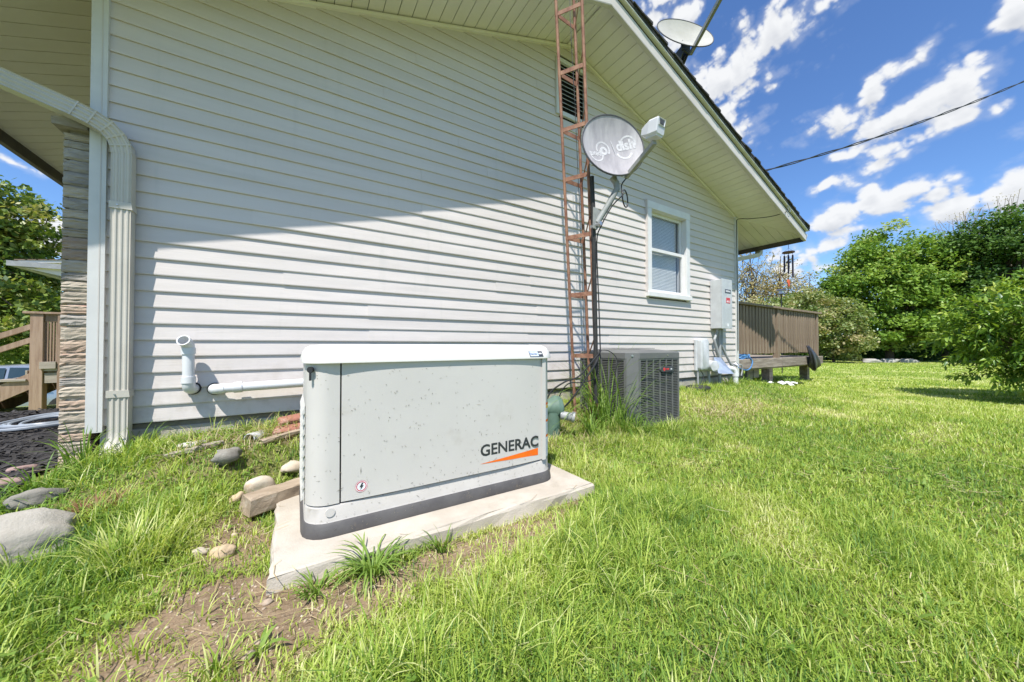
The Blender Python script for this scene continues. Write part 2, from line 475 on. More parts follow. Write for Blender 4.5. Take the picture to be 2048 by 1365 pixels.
# ------------------------------------------------------------------ mesh building
class MB:
    def __init__(self):
        self.v = []
        self.f = []

    def add(self, vs, fs):
        o = len(self.v)
        self.v += [tuple(x) for x in vs]
        self.f += [tuple(i + o for i in f) for f in fs]
        return self

    def box(self, x0, x1, y0, y1, z0, z1):
        vs = [(x, y, z) for x in (x0, x1) for y in (y0, y1) for z in (z0, z1)]
        fs = [(0, 1, 3, 2), (4, 6, 7, 5), (0, 4, 5, 1), (2, 3, 7, 6), (0, 2, 6, 4), (1, 5, 7, 3)]
        return self.add(vs, fs)

    def cbox(self, x0, x1, y0, y1, z0, z1, c=.003):
        """box with chamfered edges"""
        bm = bmesh.new()
        bmesh.ops.create_cube(bm, size=1.0)
        for v in bm.verts:
            v.co = Vector(((x0 + x1) / 2 + v.co.x * (x1 - x0), (y0 + y1) / 2 + v.co.y * (y1 - y0), (z0 + z1) / 2 + v.co.z * (z1 - z0)))
        bmesh.ops.bevel(bm, geom=list(bm.edges), offset=c, segments=1, affect='EDGES')
        return self.bm(bm)

    def bm(self, bm, mtx=None):
        if mtx is not None:
            bm.transform(mtx)
        bm.verts.index_update()
        self.add([v.co[:] for v in bm.verts], [[v.index for v in f.verts] for f in bm.faces])
        bm.free()
        return self

    def bar(self, a, b, wd, ht, up=(0, 0, 1)):
        """rectangular bar from a to b"""
        a, b = Vector(a), Vector(b)
        d = (b - a).normalized()
        u = Vector(up)
        s = d.cross(u)
        if s.length < 1e-5:
            s = d.cross(Vector((1, 0, 0)))
        s.normalize()
        u = s.cross(d).normalized()
        vs = []
        for p_ in (a, b):
            for i, j in ((-1, -1), (1, -1), (1, 1), (-1, 1)):
                vs.append(p_ + s * (i * wd / 2) + u * (j * ht / 2))
        return self.add(vs, [(0, 3, 2, 1), (4, 5, 6, 7), (0, 1, 5, 4), (1, 2, 6, 5), (2, 3, 7, 6), (3, 0, 4, 7)])

    def tube(self, pts, r, n=10, caps=True, closed=False):
        pts = [Vector(p_) for p_ in pts]
        m = len(pts)
        rs = r if isinstance(r, (list, tuple)) else [r] * m
        vs, fs = [], []
        nrm = None
        for i, p_ in enumerate(pts):
            if closed:
                d = pts[(i + 1) % m] - pts[i - 1]
            else:
                d = pts[min(i + 1, m - 1)] - pts[max(i - 1, 0)]
            if d.length < 1e-9:
                d = Vector((0, 0, 1))
            d.normalize()
            if nrm is None:
                nrm = d.cross(Vector((0, 0, 1)) if abs(d.z) < .9 else Vector((1, 0, 0))).normalized()
            nrm = (nrm - d * nrm.dot(d)).normalized()
            bn = d.cross(nrm)
            for k in range(n):
                a_ = 2 * math.pi * k / n
                vs.append(p_ + (nrm * math.cos(a_) + bn * math.sin(a_)) * rs[i])
        rng = m if closed else m - 1
        for i in range(rng):
            j = (i + 1) % m
            for k in range(n):
                k2 = (k + 1) % n
                fs.append((i * n + k, i * n + k2, j * n + k2, j * n + k))
        if caps and not closed:
            fs.append(tuple(range(n - 1, -1, -1)))
            fs.append(tuple((m - 1) * n + k for k in range(n)))
        return self.add(vs, fs)

    def loft(self, rings, cap0=True, cap1=True):
        """rings: lists of equal length (closed loops)"""
        n = len(rings[0])
        vs = [p_ for r_ in rings for p_ in r_]
        fs = []
        for i in range(len(rings) - 1):
            for k in range(n):
                k2 = (k + 1) % n
                fs.append((i * n + k, i * n + k2, (i + 1) * n + k2, (i + 1) * n + k))
        if cap0:
            fs.append(tuple(range(n - 1, -1, -1)))
        if cap1:
            fs.append(tuple((len(rings) - 1) * n + k for k in range(n)))
        return self.add(vs, fs)

    def strip(self, path, z0, z1, th, inward):
        """upright sheet of thickness th along an xy path; inward(i) gives the unit xy vector to the hidden side"""
        m = len(path)
        vs = []
        for i, (x, y) in enumerate(path):
            ix, iy = inward(i)
            vs += [(x, y, z0), (x, y, z1), (x + ix * th, y + iy * th, z0), (x + ix * th, y + iy * th, z1)]
        fs = []
        for i in range(m - 1):
            a, b = 4 * i, 4 * (i + 1)
            fs += [(a, b, b + 1, a + 1), (a + 2, a + 3, b + 3, b + 2), (a + 1, b + 1, b + 3, a + 3), (a, a + 2, b + 2, b)]
        fs += [(0, 1, 3, 2), (4 * (m - 1), 4 * (m - 1) + 2, 4 * (m - 1) + 3, 4 * (m - 1) + 1)]
        return self.add(vs, fs)

    def prism(self, poly, axis, t0, t1):
        """extrude a 2-d polygon along axis (0,1,2)"""
        o = [i for i in range(3) if i != axis]
        vs = []
        for t_ in (t0, t1):
            for q in poly:
                p_ = [0, 0, 0]
                p_[o[0]], p_[o[1]], p_[axis] = q[0], q[1], t_
                vs.append(p_)
        n = len(poly)
        fs = [tuple(range(n)), tuple(range(2 * n - 1, n - 1, -1))]
        fs += [(i, n + i, n + (i + 1) % n, (i + 1) % n) for i in range(n)]
        return self.add(vs, fs)

    def mesh(self, name):
        me = bpy.data.meshes.new(name)
        me.from_pydata(self.v, [], self.f)
        bm = bmesh.new()
        bm.from_mesh(me)
        bmesh.ops.recalc_face_normals(bm, faces=bm.faces)
        bm.to_mesh(me)
        bm.free()
        return me

    def build(self, name, mat, parent=None, smooth=False, loc=None):
        return link(name, self.mesh(name), mat, parent, smooth, loc)


def link(name, me, mat, parent=None, smooth=False, loc=None):
    if mat is not None and len(me.materials) == 0:
        me.materials.append(MATS[mat] if isinstance(mat, str) else mat)
    if smooth:
        me.polygons.foreach_set('use_smooth', [True] * len(me.polygons))
        if smooth != 'all':
            try:
                me.set_sharp_from_angle(angle=R(38))
            except Exception:
                pass
    o_ = bpy.data.objects.new(name, me)
    COL.objects.link(o_)
    if loc is not None:
        o_.location = loc
    if parent is not None:
        o_.parent = parent
        pw = parent_world(parent)
        o_.matrix_parent_inverse = pw.inverted()
    return o_


def parent_world(o_):
    m_ = Matrix.LocRotScale(o_.location, o_.rotation_euler, o_.scale)
    if o_.parent is not None:
        m_ = parent_world(o_.parent) @ o_.matrix_parent_inverse @ m_
    return m_


def thing(name, label, cat, loc=(0, 0, 0), group=None):
    o_ = bpy.data.objects.new(name, None)
    o_.empty_display_size = .1
    COL.objects.link(o_)
    o_.location = loc
    return tag(o_, label, cat, group)


def tag(o_, label=None, cat=None, group=None, kind=None):
    if label:
        o_['label'] = label
    if cat:
        o_['category'] = cat
    if group:
        o_['group'] = group
    if kind:
        o_['kind'] = kind
    return o_


def copy_of(o_, parent, loc, rot=None, scale=None):
    c = o_.copy()
    COL.objects.link(c)
    c.location = loc
    if rot is not None:
        c.rotation_euler = rot
    if scale is not None:
        c.scale = scale
    if parent is not None:
        c.parent = parent
        c.matrix_parent_inverse = parent_world(parent).inverted()
    return c


def arc(c, r, a0, a1, n):
    return [(c[0] + r * math.cos(R(a0 + (a1 - a0) * i / n)), c[1] + r * math.sin(R(a0 + (a1 - a0) * i / n))) for i in range(n + 1)]


def rrect(x0, x1, y0, y1, r, z, n=5):
    pts = []
    for (cx_, cy_, a) in ((x1 - r, y1 - r, 0), (x0 + r, y1 - r, 90), (x0 + r, y0 + r, 180), (x1 - r, y0 + r, 270)):
        pts += [(x, y, z) for x, y in arc((cx_, cy_), r, a, a + 90, n)]
    return pts


def bez(pts, n=8):
    """Catmull-Rom through the given points"""
    P = [Vector(p_) for p_ in pts]
    P = [2 * P[0] - P[1]] + P + [2 * P[-1] - P[-2]]
    out = []
    for i in range(1, len(P) - 2):
        for k in range(n):
            u = k / n
            a, b_, c, d = P[i - 1], P[i], P[i + 1], P[i + 2]
            out.append(.5 * ((2 * b_) + (c - a) * u + (2 * a - 5 * b_ + 4 * c - d) * u * u + (3 * b_ - a - 3 * c + d) * u ** 3))
    out.append(P[-2])
    return out


def text_mesh(s, size, extrude=.0008, offset=0.0, shear=0.0):
    cu = bpy.data.curves.new('lettering', 'FONT')
    cu.body = s
    cu.size = size
    cu.extrude = extrude
    cu.offset = offset
    cu.shear = shear
    cu.resolution_u = 3
    ob = bpy.data.objects.new('lettering', cu)
    COL.objects.link(ob)
    dg = bpy.context.evaluated_depsgraph_get()
    me = bpy.data.meshes.new_from_object(ob.evaluated_get(dg))
    bpy.data.objects.remove(ob)
    bpy.data.curves.remove(cu)
    return me


def put_text(s, size, mat, parent, origin, xdir, updir, width=None, height=None, offset=0.0, extrude=.0008, shear=0.0, name='lettering'):
    me = text_mesh(s, size, extrude, offset, shear)
    co = np.empty(len(me.vertices) * 3)
    me.vertices.foreach_get('co', co)
    co = co.reshape(-1, 3)
    mn, mxx = co.min(0), co.max(0)
    co[:, 0] -= mn[0]
    co[:, 1] -= mn[1]
    if width:
        co[:, 0] *= width / (mxx[0] - mn[0])
    if height:
        co[:, 1] *= height / (mxx[1] - mn[1])
    X, U = Vector(xdir).normalized(), Vector(updir).normalized()
    N = X.cross(U).normalized()
    M = np.array([X, U, N])
    wv = co @ M + np.array(origin)
    me.vertices.foreach_set('co', wv.ravel())
    me.update()
    return link(name, me, mat, parent)


def rock(name, mat, loc, size, seed, rot=(0, 0, 0), parent=None, sub=3, rough=.2, flat=.0, cutr=(.58, .86)):
    """irregular stone"""
    rng = np.random.default_rng(seed)
    bm = bmesh.new()
    bmesh.ops.create_icosphere(bm, subdivisions=sub, radius=1.0)
    dirs = rng.normal(size=(9, 3))
    dirs /= np.linalg.norm(dirs, axis=1)[:, None]
    amp = rng.uniform(-1, 1, 9)
    cut = rng.uniform(cutr[0], cutr[1], 9)
    for v in bm.verts:
        n_ = np.array(v.co)
        s = 1.0
        for d_, a_, c_ in zip(dirs, amp, cut):
            dd = float(n_ @ d_)
            s += rough * .5 * a_ * math.sin(2.6 * dd + a_ * 5)
            if dd * s > c_:
                s = s - (dd * s - c_) * .85
        q_ = Vector(n_) * 1.7 + Vector((seed * 1.7, seed * .9, 0))
        s += rough * (.9 * mnoise.noise(q_) + .45 * mnoise.noise(q_ * 2.7) + .22 * mnoise.noise(q_ * 6.5))
        v.co = v.co * s
        v.co.x *= size[0]
        v.co.y *= size[1]
        v.co.z *= size[2]
        if flat and v.co.z > size[2] * flat:
            v.co.z = size[2] * flat + (v.co.z - size[2] * flat) * .25
    mb = MB().bm(bm)
    o_ = mb.build(name, mat, parent, 'all', None)
    o_.location = loc
    o_.rotation_euler = rot
    return o_

# ------------------------------------------------------------------ house
XL, XR, YW = -1.0, 6.42, 3.02           # gable wall: left corner, right corner, plane
XRIDGE, ZRIDGE, TAN = 2.65, 4.297, 0.333
YG = 2.40                                # outer edge of gable overhang
EXL, EXR = -2.16, 7.43                   # eaves
YBACK = 12.0
SLOPE = math.atan(TAN)


def zs(x):
    """underside of the roof (soffit plane) at x"""
    return ZRIDGE - TAN * abs(x - XRIDGE)


house = thing('house', 'single-storey house gable end clad in white horizontal vinyl siding with overhanging roof', 'house', (XRIDGE, YW, 0))
rnd = random.Random(4)

# siding: overlapping courses, each a run of separate panels
COURSE = .1016
Z0 = .362
holes = [(4.06, 4.94, 1.56, 2.74), (2.49, 2.87, 3.47, 4.03)]
ncourse = int((ZRIDGE - Z0) / COURSE) + 1
joints = {2: [1.02], 3: [.30], 5: [.52, 3.3], 8: [2.2], 10: [1.7], 13: [-.25, 3.5], 16: [.95], 18: [5.5], 21: [1.6], 24: [.2, 3.6], 27: [1.03], 29: [1.55], 32: [2.2]}
panel_cache = {}
for i in range(ncourse):
    zb = Z0 + i * COURSE
    zt = min(zb + COURSE, ZRIDGE - .005)

    def lim(z):
        dx = (ZRIDGE - z) / TAN
        return max(XL + .035, XRIDGE - dx), min(XR - .055, XRIDGE + dx)
    bl, br = lim(zb)
    tl_, tr_ = lim(zt)
    cuts = []
    for (a, b_, za, zb2) in holes:
        if zb < zb2 and zt > za:
            cuts.append((a, b_))
    js = [x for x in joints.get(i, []) + ([rnd.uniform(-.5, 6.0)] if i % 2 == 1 else []) if bl + .3 < x < br - .3 and not any(a - .2 < x < b_ + .2 for a, b_ in cuts)]
    edges = sorted([(x, x) for x in js] + cuts)
    segs = []
    left = None
    for (a, b_) in edges:
        segs.append((left, a))
        left = b_
    segs.append((left, None))
    for k, (a, b_) in enumerate(segs):
        x0b, x0t = (bl, tl_) if a is None else (a, a)
        x1b, x1t = (br, tr_) if b_ is None else (b_, b_)
        if x1b - x0b < .02:
            continue
        if x1t < x0t:
            x0t = x1t = (x0t + x1t) / 2
        e = .0034 * (k % 2)
        lap = .012 if (a is not None and (a, a) in edges) else 0
        x0b -= lap
        x0t -= lap
        yo, yi = YW - .0135 - e, YW - .0015 - e
        zl = zb + .0025
        mb = MB()
        # lip, face, top
        vs = [(x0b, YW, zb + .001), (x1b, YW, zb + .001), (x0b, yo, zb), (x1b, yo, zb), (x0b, yo - .0012, zl + .004), (x1b, yo - .0012, zl + .004),
              (x0t, yi, zt + .004), (x1t, yi, zt + .004), (x0t, YW + .002, zt + .004), (x1t, YW + .002, zt + .004)]
        fs = [(0, 1, 3, 2), (2, 3, 5, 4), (4, 5, 7, 6), (6, 7, 9, 8), (8, 9, 1, 0), (0, 2, 4, 6, 8), (1, 9, 7, 5, 3)]
        mb.add(vs, fs)
        mb.build('siding_panel', 'vinyl', house)

# walls behind the cladding, rear wall and front wall
mb = MB()
n_ = 12
pts = [(XL + .02, .02), (XR - .02, .02), (XR - .02, zs(XR) - .01), (XRIDGE, ZRIDGE - .02), (XL + .02, zs(XL) - .01)]
mb.prism(pts, 1, YW + .16, YW + .20)
mb.build('inner_wall', 'dark_room', house)
mb = MB().box(XR - .04, XR - .012, YW + .05, YBACK, .1, zs(XR) - .01)
mb.build('rear_wall', 'vinyl', house)
mb = MB().box(XL + .012, XL + .04, YW + .05, YBACK, .1, zs(XL) - .01)
mb.build('front_wall', 'vinyl', house)
MB().box(XL, XR, YBACK - .1, YBACK, .1, zs(XL)).build('far_wall', 'vinyl', house)

# corner posts (two faces with a groove)
for (xa, xb, sgn) in ((XL - .022, XL + .046, 1), (XR - .075, XR + .012, -1)):
    zt = zs(xa if sgn > 0 else xb) - .004
    mb = MB()
    mb.box(xa, xb, YW - .030, YW + .07, .33, zt)
    o_ = mb.build('corner_post', 'white_trim', house)
    mb = MB()
    gx = xb - .022 if sgn > 0 else xa + .022
    mb.box(gx - .0025, gx + .0025, YW - .0318, YW - .0295, .34, zt - .01)
    mb.build('groove', 'fascia', o_)

# J-channel along the rakes
for s in (-1, 1):
    xe = XL + .066 if s < 0 else XR - .075
    a = (XRIDGE, ZRIDGE - .016)
    b_ = (xe, zs(xe) - .016)
    mb = MB()
    poly = [(a[0], a[1] + .004), (b_[0], b_[1] + .004), (b_[0], b_[1] - .026), (a[0], a[1] - .026)]
    mb.prism(poly, 1, YW - .034, YW - .002)
    mb.build('soffit_channel', 'soffit', house)

# soffit boards on the gable overhang and along both eaves
STEP = .127
bw = STEP - .006
proto = {}
for s, xe in ((-1, EXL), (1, EXR)):
    run = (abs(xe - XRIDGE)) / math.cos(SLOPE)
    n = int(run / STEP)
    xc_eave = XL if s < 0 else XR                        # corner where the panels turn
    for k in range(n + 1):
        d0, d1 = k * STEP + .006, min(k * STEP + STEP, run - .005)
        if d1 - d0 < .02:
            continue
        x0, x1 = XRIDGE + s * d0 * math.cos(SLOPE), XRIDGE + s * d1 * math.cos(SLOPE)
        # past the house corner the boards are cut on the mitre line
        def yend(x):
            over = (x - xc_eave) * s
            if over <= 0:
                return YW - .002
            tot = (xe - xc_eave) * s
            return YW - .002 - (YW - YG) * min(1, over / tot)
        ya0, ya1 = yend(x0), yend(x1)
        if min(ya0, ya1) - YG < .02:
            continue
        mb = MB()
        vs = []
        for (x, ye) in ((x0, ya0), (x1, ya1)):
            z = zs(x)
            vs += [(x, YG, z), (x, ye, z), (x, YG, z + .008), (x, ye, z + .008)]
        mb.add(vs, [(0, 1, 5, 4), (2, 6, 7, 3), (0, 4, 6, 2), (1, 3, 7, 5), (0, 2, 3, 1), (4, 5, 7, 6)])
        mb.build('soffit_board', 'soffit', house)
    # eave boards run down the slope
    tot = (xe - xc_eave) * s
    k = 0
    y = YG
    while y < YBACK - .2:
        y0, y1 = y + .006, y + STEP

        def xin(yy):
            if yy >= YW:
                return xc_eave
            return xc_eave + s * tot * (1 - (yy - YG) / (YW - YG))
        xa0, xa1 = xin(y0), xin(y1)
        if abs(xe - xa1) > .03:
            mb = MB()
            vs = []
            for (yy, xa) in ((y0, xa0), (y1, xa1)):
                vs += [(xa, yy, zs(xa)), (xe, yy, zs(xe)), (xa, yy, zs(xa) + .008), (xe, yy, zs(xe) + .008)]
            mb.add(vs, [(0, 4, 5, 1), (2, 3, 7, 6), (0, 1, 3, 2), (4, 6, 7, 5), (0, 2, 6, 4), (1, 5, 7, 3)])
            if y < 9.0:
                mb.build('soffit_board', 'soffit', house)
        y += STEP
        k += 1
    # mitre strip
    mb = MB()
    mb.bar((xc_eave, YW, zs(xc_eave) - .002), (xe, YG, zs(xe) - .002), .022, .008)
    mb.build('mitre_strip', 'soffit', house)
    # dark deck behind the joints
    mb = MB()
    vs = [(XRIDGE, YG + .01, ZRIDGE + .014), (xe, YG + .01, zs(xe) + .014), (xe, YBACK, zs(xe) + .014), (XRIDGE, YBACK, ZRIDGE + .014)]
    vs += [(x, yy, z + .02) for x, yy, z in vs]
    mb.add(vs, [(0, 1, 2, 3), (7, 6, 5, 4), (0, 4, 5, 1), (1, 5, 6, 2), (2, 6, 7, 3), (3, 7, 4, 0)])
    mb.build('roof_deck', 'groove', house)

# ridge cover strip under the apex
mb = MB()
mb.prism([(XRIDGE - .05, ZRIDGE - .022), (XRIDGE, ZRIDGE - .005), (XRIDGE + .05, ZRIDGE - .022), (XRIDGE + .05, ZRIDGE - .034), (XRIDGE, ZRIDGE - .018), (XRIDGE - .05, ZRIDGE - .034)], 1, YG + .005, YW - .04)
mb.build('ridge_strip', 'soffit', house)

# rake fascia: lower lip, main board, drip edge
for s, xe in ((-1, EXL - .02), (1, EXR + .02)):
    def rk(z0, z1, y0, y1, name, mat):
        mb_ = MB()
        a_, b2 = (XRIDGE, ZRIDGE), (xe, zs(xe))
        mb_.prism([(a_[0], a_[1] + z1), (b2[0], b2[1] + z1), (b2[0], b2[1] + z0), (a_[0], a_[1] + z0)], 1, y0, y1)
        return mb_.build(name, mat, house)
    rk(-.055, .062, YG - .022, YG - .002, 'rake_fascia', 'fascia')
    rk(-.062, -.050, YG - .020, YG + .022, 'fascia_lip', 'fascia')
    rk(.066, .098, YG - .012, YG - .002, 'drip_shade', 'gap')  # near-black strip: shade under the drip edge put into the colour
    rk(.099, .1135, YG - .056, YG + .02, 'drip_edge', 'drip_edge')
    rk(.056, .104, YG - .001, YG + .10, 'rake_board', 'gap')

for s, xe in ((-1, EXL - .045), (1, EXR + .042)):
    mb = MB()
    mb.prism([(XRIDGE, ZRIDGE + .150), (xe, zs(xe) + .150), (xe, zs(xe) + .114), (XRIDGE, ZRIDGE + .114)], 1, YG - .062, YG + .4)
    mb.build('shingle_edge', 'shingle', house)

# shingles: one strip per course, each starting on the course below
for s, xe in ((-1, EXL - .05), (1, EXR + .045)):
    run = abs(xe - XRIDGE) / math.cos(SLOPE)
    n = int(run / .143)
    for k in range(n + 1):
        d0, d1 = k * .143, min(run, k * .143 + .165)
        x0, x1 = XRIDGE + s * d0 * math.cos(SLOPE), XRIDGE + s * d1 * math.cos(SLOPE)
        z0, z1 = ZRIDGE - TAN * abs(x0 - XRIDGE) + .1505, ZRIDGE - TAN * abs(x1 - XRIDGE) + .1505
        out = YG - .064 - rnd.uniform(0, .022)
        mb = MB()
        lift = .014 + rnd.uniform(0, .009)
        vs = [(x0, out, z0), (x1, out - rnd.uniform(-.006, .006), z1), (x1, YBACK + .3, z1), (x0, YBACK + .3, z0)]
        vs += [(x0, out, z0 + .011), (x1, vs[1][1], z1 + lift + .010), (x1, YBACK + .3, z1 + lift + .010), (x0, YBACK + .3, z0 + .011)]
        mb.add(vs, [(0, 3, 2, 1), (4, 5, 6, 7), (0, 1, 5, 4), (1, 2, 6, 5), (2, 3, 7, 6), (3, 0, 4, 7)])
        mb.build('shingle_strip', 'shingle', house)
mb = MB()
mb.prism([(XRIDGE - .16, ZRIDGE + .122), (XRIDGE, ZRIDGE + .182), (XRIDGE + .16, ZRIDGE + .122), (XRIDGE + .16, ZRIDGE + .135), (XRIDGE, ZRIDGE + .197), (XRIDGE - .16, ZRIDGE + .135)], 1, YG - .05, YBACK)
mb.build('ridge_cap', 'shingle', house)

# gutters
zr = zs(EXR)
mb = MB()
prof = [(EXR + .004, zr - .028), (EXR + .075, zr - .028), (EXR + .105, zr + .012), (EXR + .125, zr + .045), (EXR + .125, zr + .066), (EXR + .112, zr + .066), (EXR + .112, zr + .05), (EXR + .094, zr + .016), (EXR + .07, zr - .018), (EXR + .012, zr - .018), (EXR + .012, zr + .09), (EXR + .004, zr + .09)]
mb.prism(prof, 1, YG + .0, YBACK)
gut = mb.build('gutter', 'fascia', house)
mb = MB()
mb.prism([prof[0], prof[1], prof[2], prof[3], prof[4], (EXR + .004, zr + .066)], 1, YG - .006, YG - .001)
mb.build('end_cap', 'fascia', gut)
MB().box(EXR - .02, EXR + .003, YG + .01, YBACK, zr - .075, zr + .05).build('eave_fascia', 'brown_metal', house)
zl_ = zs(EXL)
MB().box(EXL - .025, EXL - .002, YG + .01, YBACK, zl_ - .10, zl_ + .05).build('eave_fascia', 'brown_metal', house)
mb = MB()
prof = [(EXL - .028, zl_ - .055), (EXL - .10, zl_ - .055), (EXL - .13, zl_ - .015), (EXL - .15, zl_ + .02), (EXL - .15, zl_ + .045), (EXL - .138, zl_ + .045), (EXL - .138, zl_ + .025), (EXL - .12, zl_ - .01), (EXL - .095, zl_ - .045), (EXL - .036, zl_ - .045), (EXL - .036, zl_ + .07), (EXL - .028, zl_ + .07)]
mb.prism(prof, 1, YG, YBACK)
mb.build('gutter', 'brown_metal', house)


def spout_ring(c, d, wdir, w_, h_, ribs=True):
    """corrugated rectangular section at c, pipe direction d, width along wdir"""
    d = Vector(d).normalized()
    wv = Vector(wdir)
    wv = (wv - d * wv.dot(d)).normalized()
    hv = d.cross(wv).normalized()
    pts = []
    q = []
    nn = 14
    for i in range(nn + 1):
        u = -1 + 2 * i / nn
        dep = (.0055 if (i % 4) in (1, 2) else 0.0) if ribs and 0 < i < nn else 0
        q.append((u * w_ / 2, h_ / 2 - dep))
    for (u, v) in q:
        pts.append((u, v))
    for (u, v) in reversed(q):
        pts.append((u, -v))
    out = []
    for (u, v) in pts:
        out.append(tuple(Vector(c) + wv * u + hv * v))
    return out


# front downspout: out of the gutter, back to the corner, down the wall
ds = thing('downspout', 'cream corrugated metal downspout running down the siding at the left house corner', 'downspout', (-.875, 2.95, .2))
path = [(-2.235, 3.22, 2.68), (-2.235, 3.22, 2.62), (-2.19, 3.21, 2.578), (-1.60, 3.06, 2.362), (-1.04, 2.92, 2.143), (-.980, 2.912, 2.116), (-.935, 2.928, 2.095), (-.900, 2.944, 2.058), (-.880, 2.954, 2.012), (-.873, 2.957, 1.965)]
P = [Vector(p_) for p_ in path]
rings = []
for i, p_ in enumerate(P):
    d = (P[min(i + 1, len(P) - 1)] - P[max(i - 1, 0)]).normalized()
    side = d.cross(Vector((0, 1, 0))).normalized()
    rings.append(spout_ring(p_, d, side, .088, .072))
MB().loft(rings).build('elbow_run', 'cream_metal', ds, True)
rings = [spout_ring((-.873, 2.9575, z), (0, 0, -1), (1, 0, 0), .084, .070) for z in (1.98, 1.0, .34)]
tilt = [spout_ring((-.874, 2.9575, .30), (0, 0, -1), (1, 0, 0), .084, .070), spout_ring((-.878, 2.925, .235), (0, -.55, -1), (1, 0, 0), .09, .068), spout_ring((-.89, 2.855, .190), (0, -1, -.6), (1, 0, 0), .105, .058)]
MB().loft(rings + tilt).build('pipe', 'cream_metal', ds, True)
# crimp rings on the elbow
for (i, sc_) in ((4, 1.03), (5, 1.025), (6, 1.025), (7, 1.025), (8, 1.03)):
    d = (P[min(i + 1, len(P) - 1)] - P[max(i - 1, 0)]).normalized()
    side = d.cross(Vector((0, 1, 0))).normalized()
    a = spout_ring(P[i] - d * .004, d, side, .088 * sc_, .072 * sc_, False)
    b_ = spout_ring(P[i] + d * .004, d, side, .088 * sc_, .072 * sc_, False)
    MB().loft([a, b_]).build('crimp', 'cream_metal', ds)
for z in (1.655, .555):
    a = spout_ring((-.872, 2.957, z - .020), (0, 0, 1), (1, 0, 0), .096, .076, False)
    b_ = spout_ring((-.874, 2.957, z + .020), (0, 0, 1), (1, 0, 0), .092, .076, False)
    st = MB().loft([a, b_]).build('strap', 'cream_metal', ds)
    MB().tube([(-.885, 2.919, z), (-.885, 2.912, z)], .004, 8).build('screw', 'steel', st)

# rear downspout below the right eave
rd = thing('downspout', 'short cream downspout elbow dropping from the rear gutter to the house wall', 'downspout', (6.5, 3.3, 2.2))
path = [(7.50, 3.12, 2.69), (7.50, 3.12, 2.60), (7.44, 3.13, 2.55), (6.62, 3.32, 2.36), (6.50, 3.34, 2.28), (6.48, 3.35, 2.1), (6.48, 3.35, .3)]
P = [Vector(p_) for p_ in path]
rings = []
for i, p_ in enumerate(P):
    d = (P[min(i + 1, len(P) - 1)] - P[max(i - 1, 0)]).normalized()
    rings.append(spout_ring(p_, d, Vector((.2, 1, 0)), .10, .072, False))
MB().loft(rings).build('pipe', 'cream_metal', rd)

# foundation: concrete blocks in running bond under the cladding
for row, (zb, zt) in enumerate(((-.065, .125), (.130, .322))):
    x = XL + .06 - (.2 if row else 0)
    while x < XR - .02:
        x0, x1 = max(x, XL + .03), min(x + .392, XR - .03)
        if x1 - x0 > .04:
            MB().cbox(x0, x1, YW + .012 + rnd.uniform(-.002, .002), YW + .14, zb, zt, .005).build('concrete_block', 'block', house)
        x += .40
MB().box(XL + .03, XR - .03, YW + .022, YW + .13, -.07, .352).build('mortar_bed', 'mortar', house)

# ---- stone veneer on the front wall, seen end-on
ven = MB().box(XL - .118, XL - .030, YW + .032, YW + 7.0, -.1, 2.10).build('stone_veneer', 'mortar', house)
z = -.02
i = 0
rs = np.random.default_rng(8)
while z < 2.06:
    h = rs.uniform(.042, .080)
    if z + h > 2.06:
        h = 2.07 - z
    if h < .03:
        break
    cells = [(XL - .142, XL - .020)]
    if h > .09 and rs.random() < .25:
        xm = XL - .142 + rs.uniform(.04, .08)
        cells = [(XL - .142, xm - .003), (xm + .003, XL - .020)]
    for (x0, x1) in cells:
        # rough split face: a grid pushed in and out in thin horizontal ledges
        nx, nz = 6, 7
        led = rs.normal(0, .0018, nz + 1)
        vs, fs = [], []
        for a in range(nx + 1):
            for b_ in range(nz + 1):
                u, v = a / nx, b_ / nz
                edge = min(u, 1 - u, .25) * min(v, 1 - v, .3) / .075
                y = YW + .030 - .006 * min(1, edge * 3.5) + led[b_] * (.6 + .8 * rs.random()) + rs.normal(0, .0016)
                vs.append((x0 + (x1 - x0) * u + rs.normal(0, .001), y, z + .003 + (h - .006) * v + rs.normal(0, .0012)))
        for a in range(nx):
            for b_ in range(nz):
                q = a * (nz + 1) + b_
                fs.append((q, q + nz + 1, q + nz + 2, q + 1))
        nb = len(vs)
        back = [(x0, YW + .30, z + .003), (x1, YW + .30, z + .003), (x1, YW + .30, z + h - .003), (x0, YW + .30, z + h - .003)]
        vs += back
        c0, c1, c2, c3 = 0, nx * (nz + 1), nx * (nz + 1) + nz, nz
        bot = [a * (nz + 1) for a in range(nx + 1)]
        top = [a * (nz + 1) + nz for a in range(nx + 1)]
        lef = list(range(nz + 1))
        rig = [nx * (nz + 1) + b_ for b_ in range(nz + 1)]
        fs += [tuple(bot[::-1] + [nb, nb + 1]), tuple(top + [nb + 2, nb + 3]), tuple(lef + [nb + 3, nb]), tuple(rig[::-1] + [nb + 1, nb + 2]), (nb, nb + 3, nb + 2, nb + 1)]
        hi = z > 1.55
        m_ = rs.choice(['stone_c', 'stone_b', 'stone_c'] if hi else ['stone_a', 'stone_b', 'stone_a', 'stone_b', 'stone_c'])
        MB().add(vs, fs).build('stone', str(m_), ven)
    z += h
